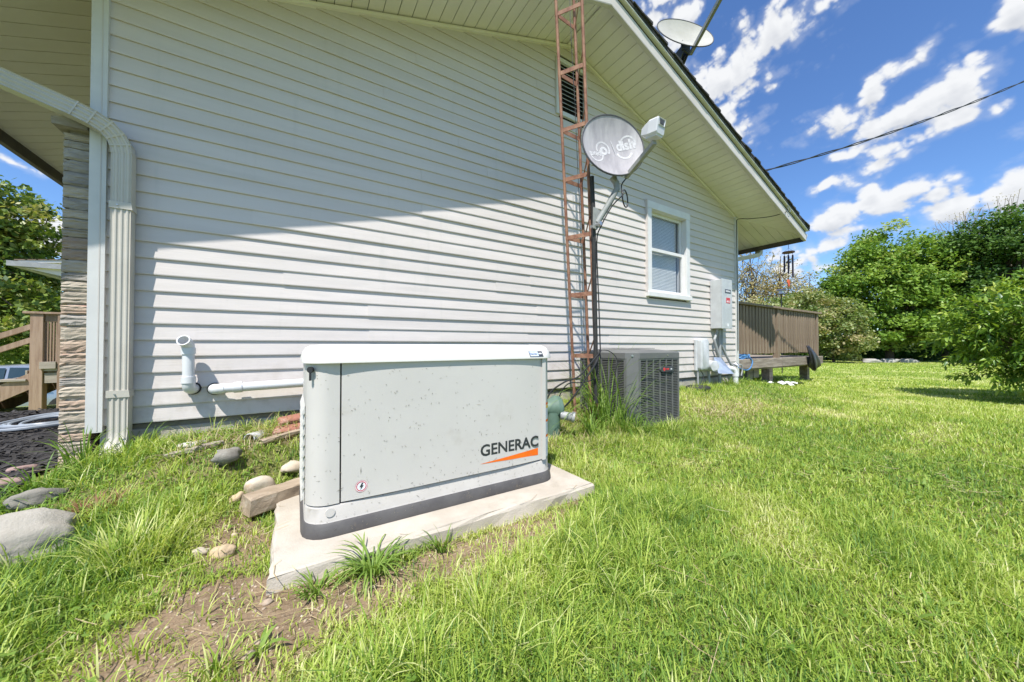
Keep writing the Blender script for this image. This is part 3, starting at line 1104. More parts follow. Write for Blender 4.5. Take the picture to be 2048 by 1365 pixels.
# stones further along the front face
z = -.02
while z < 2.0:
    h = .11
    for k in range(6):
        y0 = YW + .31 + k * .32 + (.16 if int(z * 9) % 2 else 0)
        MB().cbox(XL - .140 - rs.uniform(0, .012), XL - .05, y0, y0 + .31, z + .003, z + h - .003, .008).build('stone', str(rs.choice(['stone_a', 'stone_b', 'stone_c'])), ven)
    z += h
cap = MB()
cap.prism([(XL - .17, 2.085), (XL - .035, 2.085), (XL - .035, 2.165), (XL - .17, 2.125)], 1, YW - .02, YW + 7.0)
cap.build('sill_cap', 'stone_c', ven)

# ---- gable vent
vent = MB()
x0, x1, z0, z1 = 2.445, 2.915, 3.43, 4.075
for b4 in ((x0, x0 + .045, z0, z1), (x1 - .045, x1, z0, z1), (x0 + .045, x1 - .045, z0, z0 + .045), (x0 + .045, x1 - .045, z1 - .045, z1)):
    vent.box(b4[0], b4[1], YW - .034, YW - .004, b4[2], b4[3])
vent = vent.build('gable_vent', 'white_trim', house)
MB().box(x0 + .04, x1 - .04, YW + .03, YW + .05, z0 + .03, z1 - .03).build('backing', 'gap', vent)
for k in range(11):
    zz = z0 + .055 + k * .0495
    mb = MB()
    vs = [(x0 + .045, YW - .022, zz), (x1 - .045, YW - .022, zz), (x1 - .045, YW + .024, zz + .038), (x0 + .045, YW + .024, zz + .038)]
    vs += [(a, b_, c + .004) for a, b_, c in vs]
    mb.add(vs, [(0, 1, 2, 3), (7, 6, 5, 4), (0, 4, 5, 1), (1, 5, 6, 2), (2, 6, 7, 3), (3, 7, 4, 0)])
    mb.build('slat', 'white_trim', vent)

# ---- window
wx0, wx1, wz0, wz1 = 3.995, 5.0, 1.50, 2.80
win = MB()
tw = .098
win.cbox(wx0 + .012, wx0 + tw, YW - .040, YW + .02, wz0 + .07, wz1 - tw - .001, .003)
win.cbox(wx1 - tw, wx1 - .012, YW - .040, YW + .02, wz0 + .07, wz1 - tw - .001, .003)
win.cbox(wx0, wx1 - .006, YW - .042, YW + .02, wz1 - tw, wz1, .003)
win = win.build('window', 'window_vinyl', house)
MB().cbox(wx0 - .002, wx1 + .006, YW - .062, YW + .03, wz0, wz0 + .068, .006).build('sill', 'window_vinyl', win)
MB().box(wx0 - .004, wx0 + .0105, YW - .046, YW - .004, wz0 + .06, wz1 + .012).build('side_channel', 'vinyl', win)
ix0, ix1, iz0, iz1 = wx0 + tw, wx1 - tw, wz0 + .069, wz1 - tw
# reveal
rv = MB()
rv.box(ix0 - .01, ix0 + .001, YW - .036, YW + .12, iz0, iz1 + .008)
rv.box(ix1 - .001, ix1 + .01, YW - .036, YW + .12, iz0, iz1 + .008)
rv.box(ix0 + .0015, ix1 - .0015, YW - .036, YW + .12, iz1 - .001, iz1 + .008)
rv.build('reveal', 'window_vinyl', win)
zm = (iz0 + iz1) / 2 + .03


def sash(x0_, x1_, z0_, z1_, y, fr_, name):
    mb_ = MB()
    mb_.box(x0_, x0_ + fr_, y, y + .03, z0_, z1_)
    mb_.box(x1_ - fr_, x1_, y, y + .03, z0_, z1_)
    mb_.box(x0_ + fr_, x1_ - fr_, y, y + .03, z0_, z0_ + fr_)
    mb_.box(x0_ + fr_, x1_ - fr_, y, y + .03, z1_ - fr_, z1_)
    o2 = mb_.build(name, 'window_vinyl', win)
    return o2


sash(ix0 + .003, ix1 - .003, zm - .02, iz1 - .003, YW + .045, .038, 'upper_sash')
sash(ix0 + .003, ix1 - .003, iz0 + .002, zm + .022, YW + .008, .042, 'lower_sash')
MB().add([(ix0 + .03, YW + .06, zm + .01), (ix1 - .03, YW + .06, zm + .01), (ix1 - .03, YW + .06, iz1 - .03), (ix0 + .03, YW + .06, iz1 - .03)], [(0, 1, 2, 3)]).build('pane', 'pane_glass', win)
MB().add([(ix0 + .03, YW + .022, iz0 + .03), (ix1 - .03, YW + .022, iz0 + .03), (ix1 - .03, YW + .022, zm - .01), (ix0 + .03, YW + .022, zm - .01)], [(0, 1, 2, 3)]).build('pane', 'pane_glass', win)
bl = MB()
nsl = 52
for k in range(nsl):
    zz = iz0 + .02 + (iz1 - iz0 - .05) * k / nsl
    vs = [(ix0 + .012, YW + .092, zz + .002), (ix1 - .06, YW + .092, zz + .002), (ix1 - .06, YW + .100, zz + .0225), (ix0 + .012, YW + .100, zz + .0225)]
    vs += [(a, b_, c + .0012) for a, b_, c in vs]
    bl.add(vs, [(0, 1, 2, 3), (7, 6, 5, 4), (0, 4, 5, 1), (2, 6, 7, 3)])
bl.build('blind', 'blind', win)['kind'] = 'stuff'

# ------------------------------------------------------------------ terrain
PAD = (-.07, 1.38, 1.372, 2.28)


def gz(x, y):
    """ground height"""
    x, y = np.asarray(x, float), np.asarray(y, float)
    wallz = .045 + (.205 - .045 * sstep(.6, 2.4, x)) * sstep(1.3, 3.0, y) + .015 * sstep(2.3, 2.95, y)
    fade = (1 - sstep(6.3, 8.2, x)) * sstep(-1.7, -.45, x)
    z = .03 + (wallz - .03) * fade
    # mulch bed left of the corner falls away to the drive
    lf = 1 - sstep(-1.6, -1.05, x)
    z = z + lf * (.05 * sstep(1.9, 2.9, y) - .30 * sstep(6.2, 7.6, y) - .85 * sstep(9.5, 13.5, y) * (1 - sstep(-2.5, -1.2, x)))
    px = np.maximum(np.maximum(PAD[0] - x, x - PAD[1]), 0)
    py = np.maximum(np.maximum(PAD[2] - y, y - PAD[3]), 0)
    dpad = np.sqrt(px * px + py * py)
    k = 1 - sstep(.01, .32, dpad)
    z = z * (1 - k) + np.minimum(z, .030) * k
    # the lawn falls off gently on the far side
    z = z - .25 * sstep(9, 30, np.hypot(x, y)) * sstep(3, 12, x)
    z = z + .022 * (vnoise(x * 1.3, y * 1.3, 3) - .5) + .010 * (vnoise(x * 5, y * 5, 5) - .5)
    return z


def dirtmask(x, y):
    """1 where bare earth shows"""
    x, y = np.asarray(x, float), np.asarray(y, float)
    m_ = np.zeros_like(x)
    for (cx_, cy_, rx, ry, s) in ((-.17, 1.32, .32, .27, .96), (.12, 1.19, .40, .13, .88), (.50, 1.23, .42, .14, .92), (.78, 1.25, .28, .14, .85), (-.18, 1.72, .14, .34, .85), (-.1, 1.08, .22, .10, .6),
                                  (1.0, 1.33, .35, .05, .7), 
                                  (-.4, 2.45, .35, .22, .45), (.0, 2.75, .5, .18, .6), (1.7, 2.4, .3, .4, .45), (-.7, 2.3, .16, .12, .45)):
        d = np.sqrt(((x - cx_) / rx) ** 2 + ((y - cy_) / ry) ** 2)
        m_ = np.maximum(m_, s * (1 - sstep(.55, 1.25, d + .7 * (vnoise(x * 11, y * 11, 9) - .5))))
    return m_


def spaced(a, b_, step, lo, hi, grow=1.16):
    xs_ = list(np.arange(a, b_ + 1e-6, step))
    s = step
    while xs_[-1] < hi:
        s = min(s * grow, 40)
        xs_.append(xs_[-1] + s)
    s = step
    while xs_[0] > lo:
        s = min(s * grow, 40)
        xs_.insert(0, xs_[0] - s)
    return np.array(xs_)


gx, gy = spaced(-2.2, 6.5, .045, -600, 700), spaced(-1.2, 3.2, .045, -600, 700)
GX, GY = np.meshgrid(gx, gy, indexing='ij')
GZ = gz(GX, GY)
nx, ny = GX.shape
co = np.stack([GX, GY, GZ], -1).reshape(-1, 3)
idx = np.arange(nx * ny).reshape(nx, ny)
quads = np.stack([idx[:-1, :-1], idx[1:, :-1], idx[1:, 1:], idx[:-1, 1:]], -1).reshape(-1, 4)


def np_mesh(name, verts, faces, attrs=None, k=None):
    """mesh from numpy arrays; attrs: name -> per-vertex float"""
    me = bpy.data.meshes.new(name)
    k = faces.shape[1]
    me.vertices.add(len(verts))
    me.vertices.foreach_set('co', np.ascontiguousarray(verts, np.float32).ravel())
    me.loops.add(faces.size)
    me.loops.foreach_set('vertex_index', np.ascontiguousarray(faces, np.int32).ravel())
    me.polygons.add(len(faces))
    me.polygons.foreach_set('loop_start', np.arange(0, faces.size, k, dtype=np.int32))
    me.polygons.foreach_set('loop_total', np.full(len(faces), k, np.int32))
    for nme, arr in (attrs or {}).items():
        at_ = me.attributes.new(nme, 'FLOAT', 'POINT')
        at_.data.foreach_set('value', np.ascontiguousarray(arr, np.float32))
    me.update(calc_edges=True)
    return me


turf = 1 - dirtmask(GX, GY)
turf = turf * (1 - .35 * sstep(2.2, 3.0, GY) * (1 - sstep(6, 7, GX)))
me = np_mesh('ground', co, quads, {'turf': turf.ravel(), 'far': sstep(3.5, 9, np.hypot(GX, GY)).ravel()})
ground = tag(link('ground', me, 'soil', None, 'all'), kind='structure')

# mulch bed left of the house corner
xs_, ys_ = np.arange(-6.4, -1.13, .06), np.arange(2.35, 6.5, .06)
MX, MY = np.meshgrid(xs_, ys_, indexing='ij')
edge = 2.62 + .28 * sstep(-1.3, -2.6, MX) + .08 * np.sin(MX * 5) + .05 * np.sin(MX * 13)
inside = MY > edge
MZ = gz(MX, MY) + .010 + .016 * vnoise(MX * 9, MY * 9, 21) - .06 * (1 - sstep(-.02, .12, MY - edge))
idx = np.arange(MX.size).reshape(MX.shape)
q = np.stack([idx[:-1, :-1], idx[1:, :-1], idx[1:, 1:], idx[:-1, 1:]], -1).reshape(-1, 4)
ok = (MY > edge - .12).ravel()[q].all(1)
me = np_mesh('mulch_bed', np.stack([MX, MY, MZ], -1).reshape(-1, 3), q[ok])
tag(link('mulch_bed', me, 'mulch', None, 'all'), kind='structure')
# loose bark chips over it
rg = np.random.default_rng(31)
n = 9000
cx_, cy_ = rg.uniform(-5.2, -1.15, n), rg.uniform(2.6, 6.4, n)
keep = cy_ > 2.66 + .28 * sstep(-1.3, -2.6, cx_) + .08 * np.sin(cx_ * 5) + .05 * np.sin(cx_ * 13)
cx_, cy_ = cx_[keep], cy_[keep]
n = len(cx_)
cz_ = gz(cx_, cy_) + .010 + .016 * vnoise(cx_ * 9, cy_ * 9, 21) + .004
an = rg.uniform(0, math.pi, n)
ln, wd = rg.uniform(.015, .045, n), rg.uniform(.004, .010, n)
tl = rg.normal(0, .25, n)
dx, dy = np.cos(an), np.sin(an)
V = np.empty((n, 4, 3))
for i, (a, b_) in enumerate(((-1, -1), (1, -1), (1, 1), (-1, 1))):
    V[:, i, 0] = cx_ + dx * ln * a - dy * wd * b_
    V[:, i, 1] = cy_ + dy * ln * a + dx * wd * b_
    V[:, i, 2] = cz_ + tl * ln * a + rg.uniform(0, .006, n)
F = np.arange(n * 4).reshape(n, 4)
me = np_mesh('bark_chips', V.reshape(-1, 3), F)
tag(link('bark_chips', me, 'mulch_chip'), 'loose black bark mulch chips covering the bed left of the house', 'mulch', kind='stuff')


# ------------------------------------------------------------------ concrete pad
x0, x1, y0, y1 = PAD
mb = MB()
rings = []
rgp = np.random.default_rng(2)


def padring(z, ins, jit):
    pts = []
    for (ax, ay, bx, by) in ((x0, y0, x1, y0), (x1, y0, x1, y1), (x1, y1, x0, y1), (x0, y1, x0, y0)):
        for k in range(16):
            u = k / 16
            x, y = ax + (bx - ax) * u, ay + (by - ay) * u
            x += ins * (1 if x < (x0 + x1) / 2 else -1) * (abs(x - (x0 + x1) / 2) > .70)
            y += ins * (1 if y < (y0 + y1) / 2 else -1) * (abs(y - (y0 + y1) / 2) > .44)
            pts.append((x + rgp.normal(0, jit), y + rgp.normal(0, jit), z + rgp.normal(0, jit * .5)))
    return pts


mb.loft([padring(-.06, -.012, .003), padring(.02, -.005, .003), padring(.076, 0, .0040), padring(.086, .005, .0030), padring(.090, .012, .0006)], True, True)
pad = tag(mb.build('concrete_pad', 'concrete', None, False), 'pale rectangular concrete pad under the white generator', 'concrete pad')

# ------------------------------------------------------------------ standby generator
gen = thing('generator', 'white boxy standby generator with orange-striped lettering on concrete pad', 'generator', (.635, 1.85, .09))
gx0, gx1, gy0, gy1 = .035, 1.235, 1.54, 2.18
rg_ = .085
rings = [rrect(gx0 - .012, gx1 + .012, gy0 - .016, gy1 + .012, rg_ + .01, .090), rrect(gx0 - .014, gx1 + .014, gy0 - .018, gy1 + .014, rg_ + .01, .100),
         rrect(gx0 - .010, gx1 + .010, gy0 - .013, gy1 + .010, rg_ + .01, .134), rrect(gx0 - .004, gx1 + .004, gy0 - .006, gy1 + .004, rg_, .143)]
MB().loft(rings).build('base', 'gen_base', gen, True)
rings = [rrect(gx0 - .002, gx1 + .002, gy0 - .003, gy1 + .002, rg_, .1425), rrect(gx0, gx1, gy0, gy1, rg_, .149), rrect(gx0, gx1, gy0, gy1, rg_, .200), rrect(gx0 + .004, gx1 - .004, gy0 + .004, gy1 - .004, rg_, .206)]
skirt = MB().loft(rings).build('skirt', 'gen_skirt', gen, True)
MB().tube([(gx0 + .085, gy0 + .002, .182), (gx0 + .085, gy0 - .003, .182)], .017, 20).build('plug', 'gen_body', skirt, True)
MB().loft([rrect(gx0 + .014, gx1 - .014, gy0 + .014, gy1 - .014, rg_ - .01, .20), rrect(gx0 + .014, gx1 - .014, gy0 + .014, gy1 - .014, rg_ - .01, .775)]).build('inner_case', 'gap', gen)
zb, zt = .211, .772


def corner_panel(side):
    s = 1 if side < 0 else -1
    xs0 = gx0 if side < 0 else gx1
    xin = .152 if side < 0 else 1.172
    path = [(xin, gy0), (xs0 + s * rg_, gy0)]
    if side < 0:
        path += arc((gx0 + rg_, gy0 + rg_), rg_, 270, 180, 9)[1:]
    else:
        path += arc((gx1 - rg_, gy0 + rg_), rg_, 270, 360, 9)[1:]
    path += [(xs0, gy0 + .3), (xs0, gy1 - rg_)]
    if side < 0:
        path += arc((gx0 + rg_, gy1 - rg_), rg_, 180, 90, 6)[1:]
    else:
        path += arc((gx1 - rg_, gy1 - rg_), rg_, 0, 90, 6)[1:]
    m_ = len(path)

    def inward(i):
        a, b_ = Vector(path[max(i - 1, 0)]), Vector(path[min(i + 1, m_ - 1)])
        d = (b_ - a).normalized()
        return (d.y, -d.x) if side > 0 and False else ((-d.y, d.x) if side > 0 else (d.y, -d.x))
    return MB().strip(path, zb, zt, .010, inward).build('corner_panel', 'gen_body', gen, True)


lp = corner_panel(-1)
rp = corner_panel(1)
MB().box(gx0 + .09, gx1 - .09, gy1 - .012, gy1 - .001, zb, zt).build('rear_panel', 'gen_body', gen)
# front panel, bowed out a little towards the middle
mb = MB()
fx0, fx1 = .158, 1.166
nxp, nzp = 24, 10
vs, fs = [], []
for a in range(nxp + 1):
    for b_ in range(nzp + 1):
        u, v = a / nxp, b_ / nzp
        bow = .010 * (1 - (2 * u - 1) ** 4)
        ledge = .0
        zz = zb + .002 + (zt - zb - .004) * v
        vs.append((fx0 + (fx1 - fx0) * u, gy0 + .001 - bow, zz))
for a in range(nxp):
    for b_ in range(nzp):
        q = a * (nzp + 1) + b_
        fs.append((q, q + nzp + 1, q + nzp + 2, q + 1))
nb = len(vs)
vs += [(fx0, gy0 + .012, zb + .002), (fx1, gy0 + .012, zb + .002), (fx1, gy0 + .012, zt - .002), (fx0, gy0 + .012, zt - .002)]
fs += [tuple([a * (nzp + 1) for a in range(nxp + 1)][::-1] + [nb, nb + 1]), tuple([a * (nzp + 1) + nzp for a in range(nxp + 1)] + [nb + 2, nb + 3]),
       tuple(list(range(nzp + 1)) + [nb + 3, nb]), tuple([nxp * (nzp + 1) + k for k in range(nzp, -1, -1)] + [nb + 1, nb + 2])]
fp = MB().add(vs, fs).build('front_panel', 'gen_body', gen, True)


def front_y(x, z):
    u = min(max((x - fx0) / (fx1 - fx0), 0), 1)
    v = min(max((z - zb) / (zt - zb), 0), 1)
    return gy0 + .001 - .010 * (1 - (2 * u - 1) ** 4)


# lid: overhanging shell with a soft top edge
rings = [rrect(gx0 - .002, gx1 + .002, gy0 - .006, gy1 + .006, rg_ + .005, .766, 7), rrect(gx0 - .013, gx1 + .011, gy0 - .021, gy1 + .02, rg_ + .012, .7665, 7),
         rrect(gx0 - .013, gx1 + .011, gy0 - .021, gy1 + .02, rg_ + .012, .775, 7), rrect(gx0 - .004, gx1 + .004, gy0 - .010, gy1 + .01, rg_ + .005, .806, 7),
         rrect(gx0 + .010, gx1 - .008, gy0 + .004, gy1 - .004, rg_, .826, 7), rrect(gx0 + .030, gx1 - .028, gy0 + .024, gy1 - .024, rg_ - .01, .8365, 7),
         rrect(gx0 + .07, gx1 - .07, gy0 + .07, gy1 - .07, rg_ - .02, .8405, 7), rrect(gx0 + .25, gx1 - .25, gy0 + .2, gy1 - .2, .06, .8425, 7)]
lid = MB().loft(rings).build('lid', 'gen_lid', gen, True)
# badge on the lid
bn = Vector((0, -.031, .011)).normalized()


def lidpt(x, z):
    # point on the sloping front of the lid
    u = (z - .775) / (.806 - .775)
    return Vector((x, gy0 - .021 + .011 * u - .0012, z))


def lid_quad(x0_, x1_, z0_, z1_, sh, proud):
    a = [lidpt(x0_ + sh, z0_), lidpt(x1_ + sh, z0_), lidpt(x1_, z1_), lidpt(x0_, z1_)]
    off = Vector((0, -.94, .33)) * proud
    return [tuple(p_ + off) for p_ in a]


for (xa, xb, z0_, z1_, m_, pr_) in ((1.055, 1.142, .7765, .805, 'badge_dark', .001), (1.058, 1.112, .7785, .8035, 'badge_blue', .0018)):
    q = lid_quad(xa, xb, z0_, z1_, .006, pr_)
    q2 = lid_quad(xa, xb, z0_, z1_, .006, pr_ - .0016)
    MB().loft([q2, q]).build('badge', m_, lid)
put_text('Guardian', .012, 'ink', lid, lidpt(1.063, .787) + Vector((0, -.002, .0007)), (1, 0, 0), (0, .335, .94), width=.044, height=.008)
q = lid_quad(1.117, 1.137, .789, .796, .002, .0018)
MB().loft([lid_quad(1.117, 1.137, .789, .796, .002, .0008), q]).build('badge', 'decal_white', lid)
# lettering and swoosh on the front panel
put_text('GENERAC', .06, 'ink', fp, (.772, front_y(.95, .32) - .0012, .2905), (1, front_y(1.13, .3) - front_y(.78, .3), 0), (0, 0, 1), width=.352, height=.058, offset=.0014)
mb = MB()
pts = [(.768, .2560), (1.124, .2335 + .008), (1.124, .2795)]
tri = [(x, front_y(x, z) - .0012, z) for x, z in pts]
m1 = [((a + c) / 2, front_y((a + c) / 2, (b_ + d) / 2) - .0012, (b_ + d) / 2) for (a, b_), (c, d) in ((pts[0], pts[1]), (pts[0], pts[2]))]
mb.add([tri[0], m1[0], m1[1], tri[1], tri[2]], [(0, 1, 2), (1, 3, 4, 2)])
mb.build('swoosh', 'orange', fp)
# round warning decal: white disc, red ring, dark bolt
cxd, czd = .232, .262


def disc(r0, r1, y, mat, name, n=28):
    vs_, fs_ = [], []
    for k in range(n):
        a = 2 * math.pi * k / n
        for r_ in (r0, r1):
            vs_.append((cxd + r_ * math.cos(a), y, czd + r_ * math.sin(a)))
    for k in range(n):
        k2 = (k + 1) % n
        fs_.append((2 * k, 2 * k + 1, 2 * k2 + 1, 2 * k2))
    MB().add(vs_, fs_).build(name, mat, fp)


yd = front_y(cxd, czd)
disc(0.0005, .0235, yd - .0010, 'decal_white', 'decal')
disc(.0165, .0195, yd - .0016, 'decal_red', 'decal')
disc(.0225, .0235, yd - .0016, 'decal_red', 'decal')
bolt = [(.002, .014), (.008, .013), (.003, .003), (.009, .003), (-.004, -.015), (-.001, -.003), (-.007, -.003)]
MB().add([(cxd + a, yd - .0018, czd + b_) for a, b_ in bolt], [tuple(range(7))]).build('decal', 'ink', fp)
# lock on the left corner panel
MB().tube([(gx0 + .018, gy0 + .020, .742), (gx0 + .012, gy0 + .012, .742)], .012, 14).build('lock', 'cable_black', lp, True)
MB().box(gx0 + .010, gx0 + .018, gy0 + .012, gy0 + .020, .700, .735).build('lock', 'cable_black', lp)
# louvres on the left side: slanting hoods
for k in range(9):
    z = .585 - k * .042
    mb = MB()
    ya, yb = gy0 + .075, gy1 - .13
    vs = [(gx0 - .001, ya, z - .020), (gx0 - .001, yb, z - .020 + .0), (gx0 - .014, yb, z - .030), (gx0 - .014, ya, z - .030), (gx0 - .001, ya - .004, z + .012), (gx0 - .001, yb, z + .012)]
    mb.add(vs, [(0, 3, 2, 1), (3, 4, 5, 2), (0, 4, 3), (1, 2, 5), (0, 1, 5, 4)])
    mb.build('louver', 'gen_lid', lp)
# warning strip on the right corner: white label with orange bars, pasted round the bend


def wraplabel(z0_, z1_, a0, a1, mat, pr_):
    vs_ = []
    n = 8
    for (zz) in (z0_, z1_):
        for k in range(n + 1):
            a = R(a0 + (a1 - a0) * k / n)
            vs_.append((gx1 - rg_ + (rg_ + pr_) * math.cos(a), gy0 + rg_ + (rg_ + pr_) * math.sin(a), zz))
    fs_ = [(k, k + 1, n + 2 + k, n + 1 + k) for k in range(n)]
    MB().add(vs_, fs_).build('warning_label', mat, rp)


wraplabel(.222, .520, 293, 335, 'decal_white', .0012)
for z0_ in (.506, .412, .328):
    wraplabel(z0_, z0_ + .013, 293, 335, 'orange', .0020)
wraplabel(.487, .503, 296, 318, 'decal_yellow', .0020)
for z0_ in [.230 + .0068 * k for k in range(13)] + [.346 + .0068 * k for k in range(9)] + [.430 + .0068 * k for k in range(8)]:
    wraplabel(z0_, z0_ + .0026, 295, 333, 'decal_text', .0019)
# grass clippings thrown on to it by the mower
rgc = np.random.default_rng(17)
n = 430
px_ = rgc.uniform(.06, 1.19, n)
pz_ = .10 + (rgc.random(n) ** 1.45) * .64
ln, wd, an = rgc.uniform(.0012, .0065, n) * (1 + 1.6 * (rgc.random(n) < .06)), rgc.uniform(.0005, .0014, n), rgc.uniform(0, math.pi, n)
V = np.empty((n, 4, 3))
for k in range(n):
    x, z = px_[k], pz_[k]
    if x < gx0 + rg_:
        y = gy0 + rg_ - math.sqrt(max(rg_ ** 2 - (gx0 + rg_ - x) ** 2, 0)) - .001
    elif x > gx1 - rg_:
        y = gy0 + rg_ - math.sqrt(max(rg_ ** 2 - (x - gx1 + rg_) ** 2, 0)) - .001
    else:
        y = (front_y(x, z) if fx0 < x < fx1 and z > zb else gy0) - .0015
    if z < .143:
        y -= .0155
    c, s_ = math.cos(an[k]), math.sin(an[k])
    for i, (a, b_) in enumerate(((-1, 0), (0, -1), (1, 0), (0, 1))):
        V[k, i] = (x + c * ln[k] * a - s_ * wd[k] * b_, y - .0006 * (i % 2), z + s_ * ln[k] * a + c * wd[k] * b_)
tint = np.repeat(rgc.random(n), 4)
me = np_mesh('grass_clippings', V.reshape(-1, 3), np.arange(n * 4).reshape(n, 4), {'tint': tint})
cl_m = leafmat('clipping', [(.14, .13, .10), (.24, .22, .17), (.36, .31, .22)], .1, .0, .7)
link('grass_clippings', me, 'clipping', gen)['kind'] = 'stuff'

# gas regulator beside the generator
reg = thing('gas_regulator', 'dark green domed gas regulator behind the right end of the generator', 'gas regulator', (1.75, 2.17, .1))
MB().tube([(1.66, 2.19, .345), (1.72, 2.18, .345), (1.745, 2.175, .345), (1.775, 2.17, .34), (1.785, 2.17, .34)], [.045, .075, .095, .095, .08], 22).build('dome', 'green_paint', reg, True)
MB().tube([(1.725, 2.15, .31), (1.72, 2.15, .08)], [.052, .048], 16).build('body', 'green_paint', reg, True)
MB().tube([(1.755, 2.10, .295), (1.815, 2.04, .285)], .032, 18).build('outlet', 'conduit', reg, True)
MB().tube([(1.815, 2.04, .285), (1.832, 2.024, .282)], .041, 18).build('cap', 'conduit', reg, True)
MB().tube([(1.70, 2.22, .30), (1.86, 2.26, .33), (1.87, 2.27, .12)], .013, 8).build('gas_line', 'tower_rust', reg, True)

# ------------------------------------------------------------------ air conditioner
ac = thing('air_conditioner', 'dark grey louvred central air conditioner condenser beside the rusty tower', 'air conditioner', (2.855, 2.37, .10))
ax0, ax1, ay0, ay1, az0, az1 = 2.48, 3.225, 2.0, 2.735, .100, .782
ch = .085


def chamf(x0_, x1_, y0_, y1_, c, z):
    return [(x1_, y1_ - c, z), (x1_ - c, y1_, z), (x0_ + c, y1_, z), (x0_, y1_ - c, z), (x0_, y0_ + c, z), (x0_ + c, y0_, z), (x1_ - c, y0_, z), (x1_, y0_ + c, z)]


def acr(ins, c, z):
    r_ = []
    P_ = chamf(ax0 + ins, ax1 - ins, ay0 + ins, ay1 - ins, c, z)
    return P_


MB().loft([acr(.0, ch, az0), acr(.0, ch, az0 + .035), acr(.012, ch - .005, az0 + .038)]).build('base_pan', 'ac_grey', ac)
MB().loft([acr(.03, ch - .01, az0 + .03), acr(.03, ch - .01, az1 - .01)]).build('coil', 'ac_dark', ac)
MB().loft([acr(.010, ch - .005, az1 - .064), acr(-.006, ch + .003, az1 - .062), acr(-.006, ch + .003, az1 - .012), acr(.012, ch, az1), acr(.10, .15, az1 + .016), acr(.22, .14, az1 + .020)]).build('top', 'ac_grey', ac, True)
for k in range(9):
    r_ = .05 + k * .026
    MB().tube([(2.85 + r_ * math.cos(a * math.pi / 16), 2.37 + r_ * math.sin(a * math.pi / 16), az1 + .028) for a in range(32)], .0025, 5, closed=True).build('fan_guard', 'ac_grey', ac)
zlo, zhi = az0 + .036, az1 - .062
# corner panels
for (a, b_) in (((ax0, ay0 + ch), (ax0 + ch, ay0)), ((ax1 - ch, ay0), (ax1, ay0 + ch)), ((ax1, ay1 - ch), (ax1 - ch, ay1)), ((ax0 + ch, ay1), (ax0, ay1 - ch))):
    d = (Vector(b_) - Vector(a)).normalized()
    nrm = Vector((d.y, -d.x))
    mid = (Vector(a) + Vector(b_)) / 2
    path = [tuple(a), tuple(Vector(a) + d * .012 + nrm * .007), tuple(Vector(b_) - d * .012 + nrm * .007), tuple(b_)]
    o_ = MB().strip(path, zlo, zhi, .02, lambda i: (-nrm.x, -nrm.y)).build('corner_panel', 'ac_grey', ac)
    if a == (ax0, ay0 + ch):
        # arched lower cover and two screws
        L = (Vector(b_) - Vector(a)).length
        arch = [(-.048, 0), (.048, 0), (.048, .135), (.03, .162), (.0, .182), (-.03, .162), (-.048, .135)]
        outer, inner = [], []
        for (s_, z_) in arch:
            p_ = mid + d * s_ + nrm * .0078
            p2 = mid + d * s_ + nrm * .0125
            outer.append((p2.x, p2.y, zlo + .004 + z_))
            inner.append((p_.x, p_.y, zlo + .002 + z_))
        MB().loft([inner, outer]).build('lower_cover', 'ac_grey', o_)
        gp = []
        for (s_, z_) in arch[2:]:
            p_ = mid + d * s_ * 1.04 + nrm * .0082
            gp.append((p_.x, p_.y, zlo + .0075 + z_))
        MB().tube(gp, .0022, 4).build('seam', 'gap', o_)
        p_ = mid + nrm * .008
        MB().tube([(p_.x - nrm.x * .004, p_.y - nrm.y * .004, az1 - .036), (p_.x + nrm.x * .006, p_.y + nrm.y * .006, az1 - .036)], .008, 10).build('screw', 'steel', o_)
MB().tube([(2.96, ay0 - .004, az1 - .036), (2.96, ay0 - .010, az1 - .036)], .0065, 10).build('screw', 'steel', ac)


def grille(a, b_, nrm, ribs):
    a, b_, nrm = Vector(a), Vector(b_), Vector(nrm)
    d = (b_ - a).normalized()
    L = (b_ - a).length
    mb_ = MB()
    nb_ = 36
    for k in range(nb_):
        z = zlo + .012 + (zhi - zlo - .026) * (k + .5) / nb_
        p0, p1 = a + nrm * -.006, b_ + nrm * -.006
        mb_.bar((p0.x, p0.y, z + .004), (p1.x, p1.y, z + .004), .010, .0062)
    mb_.bar((a.x - nrm.x * .004, a.y - nrm.y * .004, zlo + .006), (b_.x - nrm.x * .004, b_.y - nrm.y * .004, zlo + .006), .012, .014)
    mb_.bar((a.x - nrm.x * .004, a.y - nrm.y * .004, zhi - .006), (b_.x - nrm.x * .004, b_.y - nrm.y * .004, zhi - .006), .012, .016)
    for k in range(ribs + 1):
        p_ = a + d * (L * k / ribs) - nrm * .003
        wv = .020 if k in (0, ribs) else .011
        mb_.bar((p_.x, p_.y, zlo), (p_.x, p_.y, zhi), wv, .012, up=tuple((*nrm, 0)))
    o2 = mb_.build('louver_panel', 'ac_grey', ac)
    o2['kind'] = 'stuff'
    return o2


grille((ax0 + ch + .004, ay0), (ax1 - ch - .004, ay0), (0, -1), 6)
grille((ax0, ay1 - ch - .004), (ax0, ay0 + ch + .004), (-1, 0), 6)
grille((ax1, ay0 + ch + .004), (ax1, ay1 - ch - .004), (1, 0), 6)
grille((ax1 - ch - .004, ay1), (ax0 + ch + .004, ay1), (0, 1), 6)
